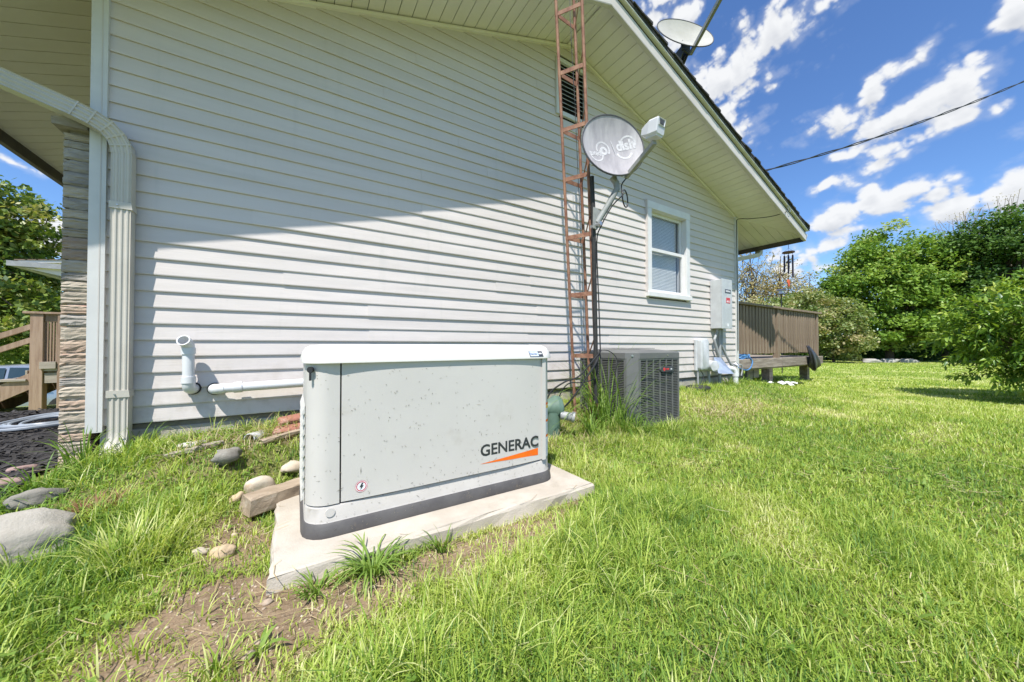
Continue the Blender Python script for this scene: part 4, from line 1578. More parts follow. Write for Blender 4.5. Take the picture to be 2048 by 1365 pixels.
# maker's oval badge
bx, bz = 2.945, .617
pts0, pts1 = [], []
for k in range(24):
    a = 2 * math.pi * k / 24
    cx2 = .062 * (1 if math.cos(a) > 0 else -1)
    pts0.append((bx + cx2 + .045 * math.cos(a), ay0 - .004, bz + .028 * math.sin(a)))
    pts1.append((bx + cx2 + .041 * math.cos(a), ay0 - .014, bz + .024 * math.sin(a)))
badge = MB().loft([pts0, pts1]).build('badge', 'badge_dark', ac)
MB().tube([(bx - .048, ay0 - .013, bz), (bx - .048, ay0 - .0155, bz)], .016, 16).build('logo', 'decal_red', badge)
put_text('TRANE', .02, 'decal_red', badge, (bx - .026, ay0 - .0148, bz - .008), (1, 0, 0), (0, 0, 1), width=.05, height=.016, offset=.0008)
put_text('XR', .02, 'decal_white', badge, (bx + .046, ay0 - .0148, bz - .007), (1, 0, 0), (0, 0, 1), width=.026, height=.013, offset=.0004)
acp = MB().cbox(2.43, 3.29, 1.95, 2.80, .02, .097, .008)
tag(acp.build('equipment_pad', 'concrete'), 'thin stained pad half hidden in grass under the grey air conditioner', 'concrete pad')

# ------------------------------------------------------------------ lattice tower
tower = thing('antenna_tower', 'slender three-legged rusty steel lattice antenna tower rising past the gable', 'tower', (2.2, 2.33, .1))


def leg_at(name_, z):
    base = {'A': ((2.166, 2.40, .40), (1.908, 2.33, 3.721)), 'B': ((2.366, 2.405, .40), (2.135, 2.345, 3.72)), 'C': ((2.243, 2.195, .40), (2.028, 2.14, 3.724))}[name_]
    a, b_ = Vector(base[0]), Vector(base[1])
    u = (z - a.z) / (b_.z - a.z)
    return a + (b_ - a) * u


TOP = 5.6
for L_ in 'ABC':
    MB().tube([leg_at(L_, .05), leg_at(L_, 2.0), leg_at(L_, TOP)], .0135, 10).build('leg', 'tower_rust', tower, True)
zr_ = [.745, 1.29, 1.80, 2.307, 2.735, 3.22, 3.72, 4.2, 4.68, 5.16, 5.55]
for i, z in enumerate(zr_):
    for (p_, q_) in (('A', 'C'), ('A', 'B'), ('B', 'C')):
        a, b_ = leg_at(p_, z), leg_at(q_, z)
        if p_ + q_ == 'BC' and i + 1 < len(zr_):
            b_ = leg_at(q_, z + .16)
        d = (b_ - a).normalized()
        MB().bar(a - d * .014, b_ + d * .014, .006, .036 if p_ + q_ != 'BC' else .018).build('rung', 'tower_rust', tower)
# guy cable hanging inside the tower
gw = bez([(2.035, 2.30, 5.5), (2.04, 2.31, 4.0), (2.115, 2.32, 2.9), (2.17, 2.31, 1.7), (2.20, 2.30, .75)], 6)
tag(MB().tube(gw, .0028, 5).build('antenna_wire', 'cable_black'), 'thin dark wire hanging down inside the rusty lattice tower', 'wire')

# ------------------------------------------------------------------ dish on a pole
dish = thing('satellite_dish', 'grey oval satellite dish with white print clamped to the rusty tower', 'satellite dish', (2.155, 2.14, .4))
MB().tube([(2.163, 2.128, .35), (2.155, 2.122, .85), (2.120, 2.108, 1.95), (2.094, 2.10, 2.25)], .0185, 14).build('pole', 'rubber', dish, True)
DC = Vector((2.196, 1.95, 2.477))
DN = Vector((-.28, -.95, .10)).normalized()


def dish_frame(n, roll=0.0):
    u = Vector((0, 0, 1)) - n * n.z
    u.normalize()
    s_ = u.cross(n).normalized()
    if roll:
        c, q = math.cos(R(roll)), math.sin(R(roll))
        s_, u = s_ * c + u * q, u * c - s_ * q
    return s_, u


def make_dish(parent, c, n, rx, rz, depth, front, back, nr=9, na=40, roll=0.0):
    s_, u = dish_frame(n, roll)

    def pt(r_, a, off):
        return tuple(c + s_ * (rx * r_ * math.cos(a)) + u * (rz * r_ * math.sin(a)) + n * (depth * (r_ * r_ - 1) + off))
    for (nm, off, mt) in (('reflector', 0, front), ('back_shell', -.006, back)):
        vs_, fs_ = [pt(0, 0, off)], []
        for i in range(1, nr + 1):
            for k in range(na):
                vs_.append(pt(i / nr, 2 * math.pi * k / na, off))
        for k in range(na):
            fs_.append((0, 1 + k, 1 + (k + 1) % na))
        for i in range(nr - 1):
            for k in range(na):
                a, b_ = 1 + i * na + k, 1 + i * na + (k + 1) % na
                fs_.append((a, a + na, b_ + na, b_))
        o2 = MB().add(vs_, fs_).build(nm, mt, parent, 'all')
    rim = [Vector(pt(1.0, 2 * math.pi * k / na, -.004)) for k in range(na)]
    MB().tube(rim, .0075, 6, closed=True).build('rim', back, parent, True)
    return s_, u, pt


S1, U1, dpt = make_dish(dish, DC, DN, .285, .262, .055, 'dish_grey', 'dish_back', roll=13)


def on_dish(a, b_, off=.0015):
    """point on the reflector, a right and b up in metres"""
    rr = math.hypot(a / .285, b_ / .262)
    return Vector(DC + S1 * a + U1 * b_ + DN * (.055 * (rr * rr - 1) + off))


def dish_strip(pts, wd, name='print'):
    mb_ = MB()
    P_ = [Vector((p_[0], p_[1])) for p_ in pts]
    vs_ = []
    for i, p_ in enumerate(P_):
        d = (P_[min(i + 1, len(P_) - 1)] - P_[max(i - 1, 0)]).normalized()
        nn = Vector((-d.y, d.x))
        w_ = wd if not isinstance(wd, (list, tuple)) else wd[i]
        for s_ in (-1, 1):
            q_ = p_ + nn * s_ * w_ / 2
            vs_.append(on_dish(q_.x, q_.y))
    fs_ = [(2 * i, 2 * i + 1, 2 * i + 3, 2 * i + 2) for i in range(len(P_) - 1)]
    mb_.add(vs_, fs_)
    return mb_.build(name, 'dish_print', dish)


def dish_text(s_, x, y, wdt, hgt, off=.001):
    me_ = text_mesh(s_, .1, .0, off)
    co_ = np.empty(len(me_.vertices) * 3)
    me_.vertices.foreach_get('co', co_)
    co_ = co_.reshape(-1, 3)
    mn, mx_ = co_.min(0), co_.max(0)
    for i in range(len(co_)):
        a = x + (co_[i, 0] - mn[0]) / (mx_[0] - mn[0]) * wdt
        b_ = y + (co_[i, 1] - mn[1]) / (mx_[1] - mn[1]) * hgt
        co_[i] = on_dish(a, b_, .0018)
    me_.vertices.foreach_set('co', co_.ravel())
    me_.update()
    link('print', me_, 'dish_print', dish)


dish_text('dish', .055, -.030, .165, .090, .0042)
dish_strip(arc((.165, .022), .062, 205, -30, 14), .015)
dish_strip(arc((.115, -.035), .066, 190, 335, 14), .018)
dish_strip([(.018, .068), (.034, -.068)], .006)
dish_strip(arc((-.078, -.004), .062, 195, -40, 14), .015)
dish_strip(arc((-.072, -.016), .026, 0, 360, 18), .022)
dish_text('exede', -.228, -.062, .15, .056, .003)
dish_strip(arc((-.160, -.042), .066, 165, 350, 14), .013)
# mount, arms and feed
MB().tube([(2.235, 2.005, 2.24), (2.262, 1.985, 2.19), (2.262, 1.98, 2.14), (2.215, 2.015, 2.03), (2.13, 2.075, 1.86)], [.026, .026, .025, .025, .025], 14).build('mast_arm', 'dish_arm', dish, True)
MB().bar((2.235, 2.02, 2.34), (2.255, 1.99, 2.23), .09, .03).build('bracket', 'dish_arm', dish)
MB().prism([(2.085, 1.81), (2.125, 1.80), (2.185, 1.90), (2.175, 1.955), (2.14, 1.975), (2.09, 1.985)], 1, 2.070, 2.082).build('clamp_plate', 'dish_arm', dish)
MB().tube([(2.118, 2.02, 1.84), (2.118, 2.13, 1.84)], .016, 10).build('clamp_bolt', 'steel', dish)
MB().bar((2.335, 1.945, 2.245), (2.235, 1.60, 2.335), .030, .034).build('feed_arm', 'dish_arm', dish)
FN = (DC + DN * -.02 - Vector((2.215, 1.60, 2.42))).normalized()          # feed looks back at the dish


def lnb_ring(c, w_, h_, k=.25):
    s_, u = dish_frame(FN)
    out = []
    for (a, b_) in ((1, 1 - k), (1 - k, 1), (-1 + k, 1), (-1, 1 - k), (-1, -1 + k), (-1 + k, -1), (1 - k, -1), (1, -1 + k)):
        out.append(tuple(c + s_ * (a * w_ / 2) + u * (b_ * h_ / 2)))
    return out


LC = Vector((2.226, 1.585, 2.425))
lnb = MB().loft([lnb_ring(LC - FN * .045, .088, .105), lnb_ring(LC - FN * .04, .100, .118), lnb_ring(LC + FN * .03, .100, .118), lnb_ring(LC + FN * .075, .075, .085), lnb_ring(LC + FN * .10, .060, .060)]).build('feed_horn', 'lnb', dish)
s_, u_ = dish_frame(FN)
q = [LC - FN * .047 + s_ * a + u_ * b_ for a, b_ in ((-.022, .012), (.022, .012), (.022, .044), (-.022, .044))]
MB().loft([[tuple(p_) for p_ in q], [tuple(p_ - FN * .003) for p_ in q]]).build('feed_label', 'dish_back', dish)
q = [LC - FN * .046 + s_ * a + u_ * b_ for a, b_ in ((-.034, .004), (.034, .004), (.040, .05), (-.040, .05))]
MB().tube([tuple(p_) for p_ in q], .004, 6, closed=True).build('feed_lip', 'lnb', dish)
MB().bar(LC - FN * .04 - u_ * .062, LC + FN * .05 - u_ * .062, .07, .012).build('feed_tray', 'lnb', dish)
# coax loop
lp_ = [(2.30, 1.955, 2.24), (2.255, 1.96, 2.12), (2.25, 1.955, 2.06)]
ring = [(2.322 + .068 * math.cos(a), 1.945 + .03 * math.cos(a), 2.06 + .068 * math.sin(a)) for a in [math.pi + 2 * math.pi * k / 20 for k in range(21)]]
cab = bez([(2.335, 1.94, 2.235), (2.29, 1.955, 2.17)] + ring[::1] + [(2.21, 1.99, 1.985), (2.145, 2.05, 1.82), (2.150, 2.10, 1.70), (2.172, 2.10, 1.2), (2.188, 2.10, .80)], 3)
tag(MB().tube(cab, .0055, 7).build('coax_cable', 'cable_black'), 'black coax cable with a round loop hanging below the clamped satellite dish', 'cable')
# loose cables at the tower foot
for pts, r_, lab in (
    ([(2.19, 2.10, .80), (2.15, 2.07, .78), (2.04, 2.10, .66), (1.95, 2.12, .58), (1.84, 2.16, .54), (1.74, 2.22, .45), (1.72, 2.25, .30), (1.78, 2.26, .18)], .0065, 'black cable arching left from the tower foot over bare ground'),
    ([(2.19, 2.11, .80), (2.10, 2.06, .70), (2.00, 2.08, .57), (1.90, 2.12, .42), (1.82, 2.18, .32), (1.70, 2.25, .27), (1.60, 2.32, .25)], .0075, 'thick black cable running down to the ground left of the tower'),
    ([(2.19, 2.11, .80), (2.17, 2.08, .65), (2.12, 2.10, .56), (2.02, 2.15, .53), (1.92, 2.2, .52), (1.86, 2.24, .42), (1.84, 2.26, .22)], .005, 'thin black cable sagging in a bow at the tower foot'),
    ([(2.19, 2.11, .80), (2.25, 2.06, .79), (2.31, 2.03, .72), (2.30, 2.04, .58), (2.29, 2.06, .42), (2.28, 2.08, .2)], .004, 'grey cable looping over in front of the air conditioner grille'),
):
    tag(MB().tube(bez(pts, 6), r_, 7).build('cable', 'cable_black'), lab, 'cable')

# ------------------------------------------------------------------ dish on the roof
rdish = thing('satellite_dish', 'weathered white satellite dish standing on the roof edge against the sky', 'satellite dish', (4.72, 2.95, 3.8))
RC = Vector((4.62, 2.80, 5.235))
RN = Vector((-.36, -.88, .36)).normalized()
S2, U2, _ = make_dish(rdish, RC, RN, .43, .30, .07, 'dish_white', 'dish_back')
MB().tube([(4.70, 3.02, 3.72), (4.71, 2.98, 4.75), (4.70, 2.95, 5.10)], .032, 14).build('mast', 'dish_arm', rdish, True)
for dx in (-.055, .055):
    MB().prism([(2.86, 5.12), (2.99, 5.06), (2.99, 4.90), (2.93, 4.88), (2.84, 5.02)], 0, 4.70 + dx - .006, 4.70 + dx + .006).build('strut', 'dish_back', rdish)
MB().cbox(4.60, 4.80, 2.84, 2.87, 5.02, 5.16, .01).build('tilt_bracket', 'dish_back', rdish)
MB().bar((4.735, 2.80, 4.985), (4.22, 2.08, 4.98), .038, .055).build('feed_arm', 'dish_arm', rdish)
MB().cbox(4.12, 4.32, 1.98, 2.12, 4.96, 5.06, .015).build('feed_horn', 'lnb', rdish)
MB().tube(bez([(4.69, 2.86, 4.98), (4.73, 2.92, 4.88), (4.735, 2.97, 4.7), (4.74, 3.0, 4.2)], 5), .007, 6).build('feed_cable', 'cable_black', rdish)

# ------------------------------------------------------------------ overhead service line
for off, lab in ((0.0, 'lower black strand of the overhead service line crossing the sky'), (.028, 'upper black strand of the overhead service line crossing the sky')):
    a, b_ = Vector((5.86, 2.46, 3.43)), Vector((14.5, -1.0, 7.4))
    pts = []
    for k in range(41):
        u = k / 40
        p_ = a.lerp(b_, u)
        p_.z -= 1.0 * u * (1 - u)
        ph = u * 46 + (math.pi if off else 0)
        pts.append(p_ + Vector((0, .012 * math.sin(ph), .014 * math.cos(ph))))
    tag(MB().tube(pts, .0085, 6).build('power_line', 'cable_black'), lab, 'cable')
wire = bez([(6.62, 2.365, 2.985), (6.60, 2.38, 2.955), (6.52, 2.55, 2.93), (6.40, 2.80, 2.95), (6.37, 2.965, 2.985), (6.375, 2.98, 2.85), (6.36, 2.975, 2.4), (6.37, 2.975, 1.6), (6.37, 2.975, .75)], 6)
tag(MB().tube(wire, .006, 6).build('service_cable', 'cable_black'), 'thin black cable stapled under the soffit and down the right house corner', 'cable')
hook = bez([(6.66, 2.362, 3.10), (6.66, 2.355, 3.03), (6.70, 2.352, 2.985), (6.74, 2.352, 2.99), (6.74, 2.352, 3.02)], 5)
tag(MB().tube(hook, .004, 6).build('wire_hook', 'steel'), 'small bent steel hook on the white rake board of the roof', 'hook')

# ------------------------------------------------------------------ white plastic vents left of the generator
def pvc_thing(label, parts):
    o2 = thing('vent_pipe', label, 'pipe', parts[0][1][0])
    for (nm, pts, r_) in parts:
        MB().tube(pts, r_, 20).build(nm, 'pvc', o2, True)
    return o2


r_ = .030
v1 = pvc_thing('upright white plastic vent pipe with open angled mouth on the siding', [
    ('lower_elbow', bez([(-.560, 3.015, .560), (-.562, 2.975, .560), (-.568, 2.945, .572), (-.570, 2.935, .605)], 4), r_ + .003),
    ('collar', [(-.570, 2.935, .600), (-.570, 2.935, .640)], r_ + .006),
    ('riser', [(-.570, 2.935, .60), (-.572, 2.935, .800)], r_),
    ('collar', [(-.572, 2.935, .782), (-.572, 2.935, .822)], r_ + .006)])
# open mouth: tube with inside
rings = []
for (p_, d, rr) in (((-.572, 2.935, .815), (0, 0, 1), r_ + .003), ((-.574, 2.927, .840), (-.1, -.5, .9), r_ + .003), ((-.582, 2.898, .862), (-.22, -.9, .55), r_ + .004), ((-.586, 2.880, .870), (-.22, -.9, .45), r_ + .004),
                    ((-.586, 2.880, .870), (-.22, -.9, .45), r_ - .002), ((-.578, 2.915, .855), (-.2, -.8, .6), r_ - .003), ((-.574, 2.932, .825), (0, 0, 1), r_ - .004)):
    d = Vector(d).normalized()
    a = d.cross(Vector((0, .3, 1))).normalized()
    b_ = d.cross(a)
    rings.append([tuple(Vector(p_) + a * rr * math.cos(2 * math.pi * k / 20) + b_ * rr * math.sin(2 * math.pi * k / 20)) for k in range(20)])
MB().loft(rings, False, True).build('mouth', 'pvc', v1, True)
MB().tube([(-.560, 3.016, .560), (-.560, 2.996, .560)], .040, 18).build('gasket', 'rubber', v1, True)
v2 = pvc_thing('horizontal white plastic pipe running from the siding to behind the generator', [
    ('elbow', bez([(-.452, 3.015, .550), (-.450, 2.975, .551), (-.432, 2.944, .553), (-.39, 2.935, .556)], 4), r_ + .003),
    ('collar', [(-.345, 2.935, .558), (-.300, 2.935, .560)], r_ + .006),
    ('run', [(-.40, 2.935, .556), (.75, 2.935, .585), (.80, 2.935, .586)], r_)])
MB().tube([(-.452, 3.016, .550), (-.452, 2.996, .550)], .040, 18).build('gasket', 'rubber', v2, True)

# ------------------------------------------------------------------ electrical gear by the right corner
box = thing('transfer_switch', 'tall light grey metal electrical box with red sticker on the siding', 'electrical box', (5.72, 2.93, 1.1))
MB().cbox(5.565, 5.865, 2.835, 3.005, 1.105, 1.865, .006).build('enclosure', 'meter_grey', box)
cov = MB().cbox(5.560, 5.870, 2.822, 2.833, 1.10, 1.872, .003).build('cover', 'meter_grey', box)
MB().box(5.655, 5.825, 2.8195, 2.8225, 1.655, 1.715).build('name_plate', 'badge_dark', cov)
put_text('GENERAC', .03, 'decal_white', cov, (5.672, 2.8188, 1.672), (1, 0, 0), (0, 0, 1), width=.136, height=.026, offset=.0006)
st = MB().box(5.690, 5.800, 2.8195, 2.8225, 1.500, 1.585).build('warning_sticker', 'decal_red', cov)
put_text('AUTO', .03, 'decal_white', st, (5.70, 2.8188, 1.51), (1, 0, 0), (0, 0, 1), width=.085, height=.030, offset=.0005)
MB().box(5.72, 5.76, 2.8195, 2.8225, 1.135, 1.180).build('latch', 'decal_white', cov)
for (lab, pts, rr, mt) in (
    ('slim grey conduit slanting down from the box to the tilted metal cover', [(5.66, 2.94, 1.11), (5.645, 2.945, 1.04), (5.60, 2.95, .96), (5.59, 2.95, .90), (5.71, 2.94, .64), (5.72, 2.93, .58)], .019, 'conduit'),
    ('straight grey conduit dropping from the box centre into the ground', [(5.735, 2.95, 1.11), (5.735, 2.95, .6), (5.71, 2.95, .10)], .024, 'conduit'),
    ('grey conduit bending right from the box towards the white drain pipe', [(5.81, 2.95, 1.11), (5.80, 2.95, .88), (5.81, 2.95, .82), (6.02, 2.94, .56), (6.12, 2.94, .50), (6.2, 2.97, .49)], .018, 'conduit'),
):
    tag(MB().tube(bez(pts, 4), rr, 12).build('conduit', mt, None, True), lab, 'conduit')
nid = thing('meter_box', 'small rounded grey plastic utility box low on the siding', 'utility box', (5.2, 2.97, .45))
MB().cbox(5.10, 5.30, 2.955, 3.005, .455, .935, .012).build('backplate', 'meter_grey', nid)
rings = [rrect(5.115, 5.325, .470, .945, .045, 0), rrect(5.115, 5.325, .470, .945, .045, 0), rrect(5.135, 5.305, .49, .925, .05, 0)]
ys = (2.954, 2.905, 2.885)
MB().loft([[(p_[0], y_, p_[1]) for p_ in rg2] for rg2, y_ in zip(rings, ys)]).build('cover', 'meter_grey', nid, True)
MB().tube([(5.15, 2.97, .46), (5.15, 2.97, .12)], .014, 8).build('riser', 'conduit', nid)
MB().tube(bez([(5.19, 2.95, .46), (5.23, 2.93, .38), (5.20, 2.92, .24), (5.22, 2.93, .12)], 5), .006, 6).build('lead', 'cable_black', nid)
hood = thing('metal_cover', 'tilted galvanised sheet metal cover below the grey electrical box', 'metal cover', (5.62, 2.9, .4))
MB().add([(5.56, 2.95, .655), (5.66, 2.90, .650), (5.70, 2.72, .405), (5.52, 2.86, .410), (5.55, 2.98, .42), (5.60, 2.99, .65)], [(0, 1, 2, 3), (0, 3, 4, 5)]).build('sheet', 'galvanised', hood)
MB().add([(5.66, 2.90, .650), (5.70, 2.72, .405), (5.74, 2.96, .42), (5.70, 2.98, .65)], [(0, 1, 2, 3)]).build('side_sheet', 'galvanised', hood)
mtr = thing('round_meter', 'round grey capped meter body between the utility box and metal cover', 'meter', (5.42, 2.95, .5))
MB().tube([(5.43, 3.01, .525), (5.42, 2.93, .525), (5.405, 2.85, .525), (5.40, 2.84, .525)], [.085, .085, .080, .062], 20).build('body', 'meter_grey', mtr, True)
MB().tube([(5.45, 2.97, .45), (5.45, 2.97, .1)], .02, 8).build('riser', 'conduit', mtr)
drain = thing('drain_pipe', 'white plastic drain pipe with elbow standing in grass by the right corner', 'pipe', (6.0, 2.86, .05))
MB().tube(bez([(5.80, 2.94, .475), (5.90, 2.90, .475), (5.975, 2.865, .455), (6.01, 2.85, .39)], 4), .042, 16).build('elbow', 'pvc', drain, True)
MB().tube([(6.01, 2.85, .40), (6.013, 2.85, .345)], .047, 16).build('collar', 'pvc', drain, True)
MB().tube([(6.012, 2.85, .36), (6.022, 2.85, .02)], .038, 16).build('pipe', 'pvc', drain, True)
spg = thing('hose_spigot', 'grey metal hose fitting with hanging tails at the right house corner', 'spigot', (6.25, 2.95, .5))
MB().tube([(6.18, 3.01, .53), (6.18, 2.93, .53), (6.20, 2.90, .50)], .03, 10).build('valve', 'steel', spg, True)
MB().tube(bez([(6.20, 2.90, .52), (6.26, 2.88, .52), (6.30, 2.88, .44), (6.26, 2.88, .34)], 4), .010, 8).build('tail', 'conduit', spg, True)

# ring of black rubber edging lying by the wall
tag(MB().tube([(4.86 + .15 * math.cos(k * math.pi / 12), 2.80 + .12 * math.sin(k * math.pi / 12), .235) for k in range(24)], .032, 10, closed=True).build('rubber_ring', 'rubber', None, True),
    'weathered dark rubber ring lying in grass right of the air conditioner', 'rubber ring')

# ------------------------------------------------------------------ rear deck
deck = thing('deck', 'brown wooden rear deck with close vertical slat railing behind the house corner', 'deck', (8.5, 3.6, 0))
DY = 3.15
dx0, dx1 = 6.45, 10.52
rd_ = random.Random(7)
mb = MB()
mb.cbox(dx0, 8.36, DY - .05, DY + .10, 1.588, 1.628, .004)
mb.build('rail_cap', 'wood_deck', deck)
MB().cbox(8.365, 10.62, DY - .045, DY + .105, 1.583, 1.625, .004).build('rail_cap', 'wood_deck', deck)
for z in (1.50, .76):
    MB().box(dx0, dx1, DY + .045, DY + .083, z - .045, z + .045).build('rail', 'wood_deck', deck)
slat = None
x = dx0 + .05
while x < 10.40:
    if not (8.28 < x + .05 < 8.48):
        z0_ = .685 + rd_.uniform(-.006, .006)
        if slat is None:
            sm = MB().cbox(-.036, .036, -.021, .021, 0, .895, .003).mesh('slat')
            slat = link('slat', sm, 'wood_deck', deck, False, (x, DY + .022, z0_))
        else:
            copy_of(slat, deck, (x, DY + .022 + rd_.uniform(-.003, .003), z0_), (rd_.uniform(-.004, .004), rd_.uniform(-.006, .006), rd_.uniform(-.12, .05)))
    x += .122
for (xa, xb) in ((8.33, 8.43), (10.40, 10.50)):
    MB().cbox(xa, xb, DY - .01, DY + .085, .40, 1.582, .004).build('post', 'wood_deck', deck)
for (xa, xb) in ((dx0, 8.385), (8.39, 10.62)):
    MB().cbox(xa, xb, DY - .052, DY - .012, .415, .590, .006).build('rim_board', 'wood_beam', deck)
MB().cbox(dx0, 10.62, DY - .008, DY + .03, .385, .583, .006).build('rim_board', 'wood_beam', deck)
for k in range(20):
    MB().box(dx0 + .01, 10.60, DY + .035 + k * .142, DY + .17 + k * .142, .555, .592).build('floor_board', 'wood_beam', deck)
for k in range(9):
    xx = dx0 + .2 + k * .48
    MB().box(xx, xx + .04, DY + .04, DY + 2.85, .40, .552).build('joist', 'wood_beam', deck)
for (xx, yy) in ((8.22, DY + .10), (10.2, DY + .12), (8.22, DY + 2.5), (10.2, DY + 2.5), (6.75, DY + .12)):
    MB().box(xx, xx + .15, yy, yy + .15, -.35, .399).build('foot_post', 'wood_beam', deck)
for k, (xx, hh) in enumerate(((6.62, .22), (6.98, .20), (7.34, .24), (7.6, .18))):
    MB().cbox(xx, xx + .22, DY + .12, DY + .16, .385 - hh, .384, .004).build('skirt_board', 'wood_beam', deck)
for s_, e_ in (((10.45, DY + .1), (10.45, DY + 2.9)),):
    MB().box(10.42, 10.46, DY + .1, DY + 2.9, 1.50, 1.58).build('rail', 'wood_deck', deck)
    for k in range(20):
        yy = DY + .2 + k * .135
        MB().box(10.44, 10.475, yy, yy + .09, .69, 1.58).build('slat', 'wood_deck', deck)
# black cloth bundle hanging off the rim
rings = []
rt_ = np.random.default_rng(5)
ph = rt_.uniform(0, 6.28, 5)
for j in range(15):
    v = j / 14
    c = Vector((9.60 + .34 * v ** 1.2, DY - .085 - .05 * math.sin(v * 3.0), .84 - .52 * v))
    rx, ry = .035 + .17 * v ** .9, .022 + .055 * v ** .8
    if j == 14:
        rx, ry = rx * .8, ry * .6
    ring_ = []
    for k in range(30):
        a = 2 * math.pi * k / 30
        f = 1 + (.10 + .22 * v) * math.sin(5 * a + ph[0] + 1.6 * v) + .12 * v * math.sin(9 * a + ph[1] - 2 * v)
        ring_.append((c.x + rx * f * math.cos(a), c.y + ry * f * math.sin(a), c.z + .05 * v * math.sin(2 * a + ph[2]) + .02 * v * math.sin(7 * a)))
    rings.append(ring_)
o_ = MB().loft(rings).build('black_tarp', 'tarp', None, 'all')
tag(o_, 'crumpled black cloth bundle hanging over the deck edge near its right end', 'tarp')
# blue hose coil
coil = []
for k in range(120):
    a = k * .42
    r2 = .16 + .02 * math.sin(k * .9)
    coil.append((6.95 + r2 * math.cos(a) * 1.2, DY + .015 + .05 * math.sin(a), .628 + .035 * math.sin(a * 1.3 + k * .05) + .02 * math.cos(k * .31)))
coil += [tuple(p_) for p_ in bez([(7.05, DY - .05, .62), (7.10, DY - .075, .55), (7.02, DY - .08, .44), (6.82, DY - .10, .40), (6.55, DY - .12, .44), (6.40, DY - .16, .47)], 5)]
tag(MB().tube(coil, .011, 6).build('garden_hose', 'hose_blue'), 'coil of blue hose lying on the deck edge by the house corner', 'hose')
# wind chime under the rear eave
ch_ = thing('wind_chime', 'dark wind chime with long tubes and orange sail hanging from the rear eave', 'wind chime', (7.55, 2.67, 2.67))
MB().tube([(7.55, 2.67, 2.685), (7.55, 2.67, 2.60)], .004, 6).build('hook', 'cable_black', ch_)
for a in range(3):
    aa = a * 2.09 + .4
    MB().tube([(7.55, 2.67, 2.60), (7.55 + .075 * math.cos(aa), 2.67 + .075 * math.sin(aa), 2.53)], .0018, 5).build('string', 'silk', ch_)
MB().tube([(7.55, 2.67, 2.512), (7.55, 2.67, 2.532)], .092, 24).build('disc', 'chime_wood', ch_)
for a in range(6):
    aa = a * 1.047 + .3
    xx, yy = 7.55 + .068 * math.cos(aa), 2.67 + .068 * math.sin(aa)
    l_ = .24 + .03 * a
    MB().tube([(xx, yy, 2.46), (xx, yy, 2.46 - l_)], .0125, 12).build('chime_tube', 'chime_metal', ch_, True)
    MB().tube([(xx, yy, 2.51), (xx, yy, 2.455)], .0016, 5).build('string', 'silk', ch_)
MB().tube([(7.55, 2.67, 2.51), (7.55, 2.67, 2.02)], .0016, 5).build('string', 'silk', ch_)
MB().tube([(7.55, 2.67, 2.335), (7.55, 2.67, 2.350)], .040, 16).build('clapper', 'chime_wood', ch_)
sail = [(0, -.075), (.028, -.035), (.058, .01), (.052, .045), (.02, .062), (-.02, .062), (-.052, .045), (-.058, .01), (-.028, -.035)]
MB().prism([(7.545 + a, 1.965 + b_) for a, b_ in sail], 1, 2.664, 2.674).build('sail', 'chime_orange', ch_)
# bird feeder on a pole in the garden
bf = thing('bird_feeder', 'small dark bird feeder on a thin pole beyond the deck railing', 'bird feeder', (12.2, 4.5, 0))
MB().tube([(12.2, 4.5, -.1), (12.2, 4.5, 2.36)], .014, 8).build('pole', 'cable_black', bf)
MB().box(12.12, 12.28, 4.43, 4.57, 2.36, 2.38).build('tray', 'feeder', bf)
MB().box(12.145, 12.255, 4.455, 4.545, 2.381, 2.47).build('hopper', 'decal_white', bf)
MB().prism([(12.11, 2.471), (12.29, 2.471), (12.27, 2.505), (12.13, 2.505)], 1, 4.41, 4.59).build('roof', 'feeder', bf)
# scrap of white sheet on the ground
vs, fs = [], []
for i in range(9):
    for j in range(5):
        xx, yy = 7.95 + i * .10 + .02 * math.sin(j * 2), 2.86 + j * .085 + .03 * math.sin(i * 1.3)
        vs.append((xx, yy, float(gz(xx, yy)) + .05 + .022 * math.sin(i * 2.1 + j) + .018 * math.cos(j * 2.7 + i)))
for i in range(8):
    for j in range(4):
        if (i, j) in ((0, 0), (7, 3), (3, 0)):
            continue
        q = i * 5 + j
        fs.append((q, q + 5, q + 6, q + 1))
tag(MB().add(vs, fs).build('plastic_sheet', 'paper', None, False), 'crumpled scrap of white sheet lying in grass below the deck', 'sheet')

# ------------------------------------------------------------------ front porch, left of the house
po = thing('porch', 'weathered wooden front porch with stair rails seen left of the stone column', 'porch', (-2.6, 8.8, -.15))
PY = 8.60
MB().cbox(-3.53, -3.395, PY, PY + .135, -.35, 1.335, .005).build('post', 'wood_porch', po)
MB().cbox(-3.245, -3.145, PY - .01, PY + .10, -.35, 1.335, .005).build('post', 'wood_porch', po)
MB().cbox(-3.60, -1.2, PY - .02, PY + .15, 1.338, 1.372, .004).build('rail_cap', 'wood_porch', po)
MB().cbox(-3.39, -3.25, PY + .03, PY + .07, 1.22, 1.335, .003).build('rail', 'wood_porch', po)
MB().cbox(-3.14, -1.2, PY + .03, PY + .07, 1.22, 1.335, .003).build('rail', 'wood_porch', po)
MB().cbox(-3.42, -3.25, PY - .03, PY + .01, .47, .58, .003).build('rim_board', 'wood_grey', po)
MB().cbox(-3.14, -1.2, PY - .03, PY + .01, .47, .58, .003).build('rim_board', 'wood_grey', po)
MB().cbox(-3.385, -3.25, PY + .02, PY + .06, .24, .40, .003).build('skirt_board', 'wood_grey', po)
b0 = None
for k in range(5):
    xx = -3.372 + k * .031
    MB().box(xx, xx + .016, PY + .035, PY + .06, .58, 1.22).build('baluster', 'wood_porch', po)
for k in range(24):
    xx = -3.12 + k * .075
    MB().box(xx, xx + .035, PY + .035, PY + .06, .58, 1.22).build('baluster', 'wood_porch', po)
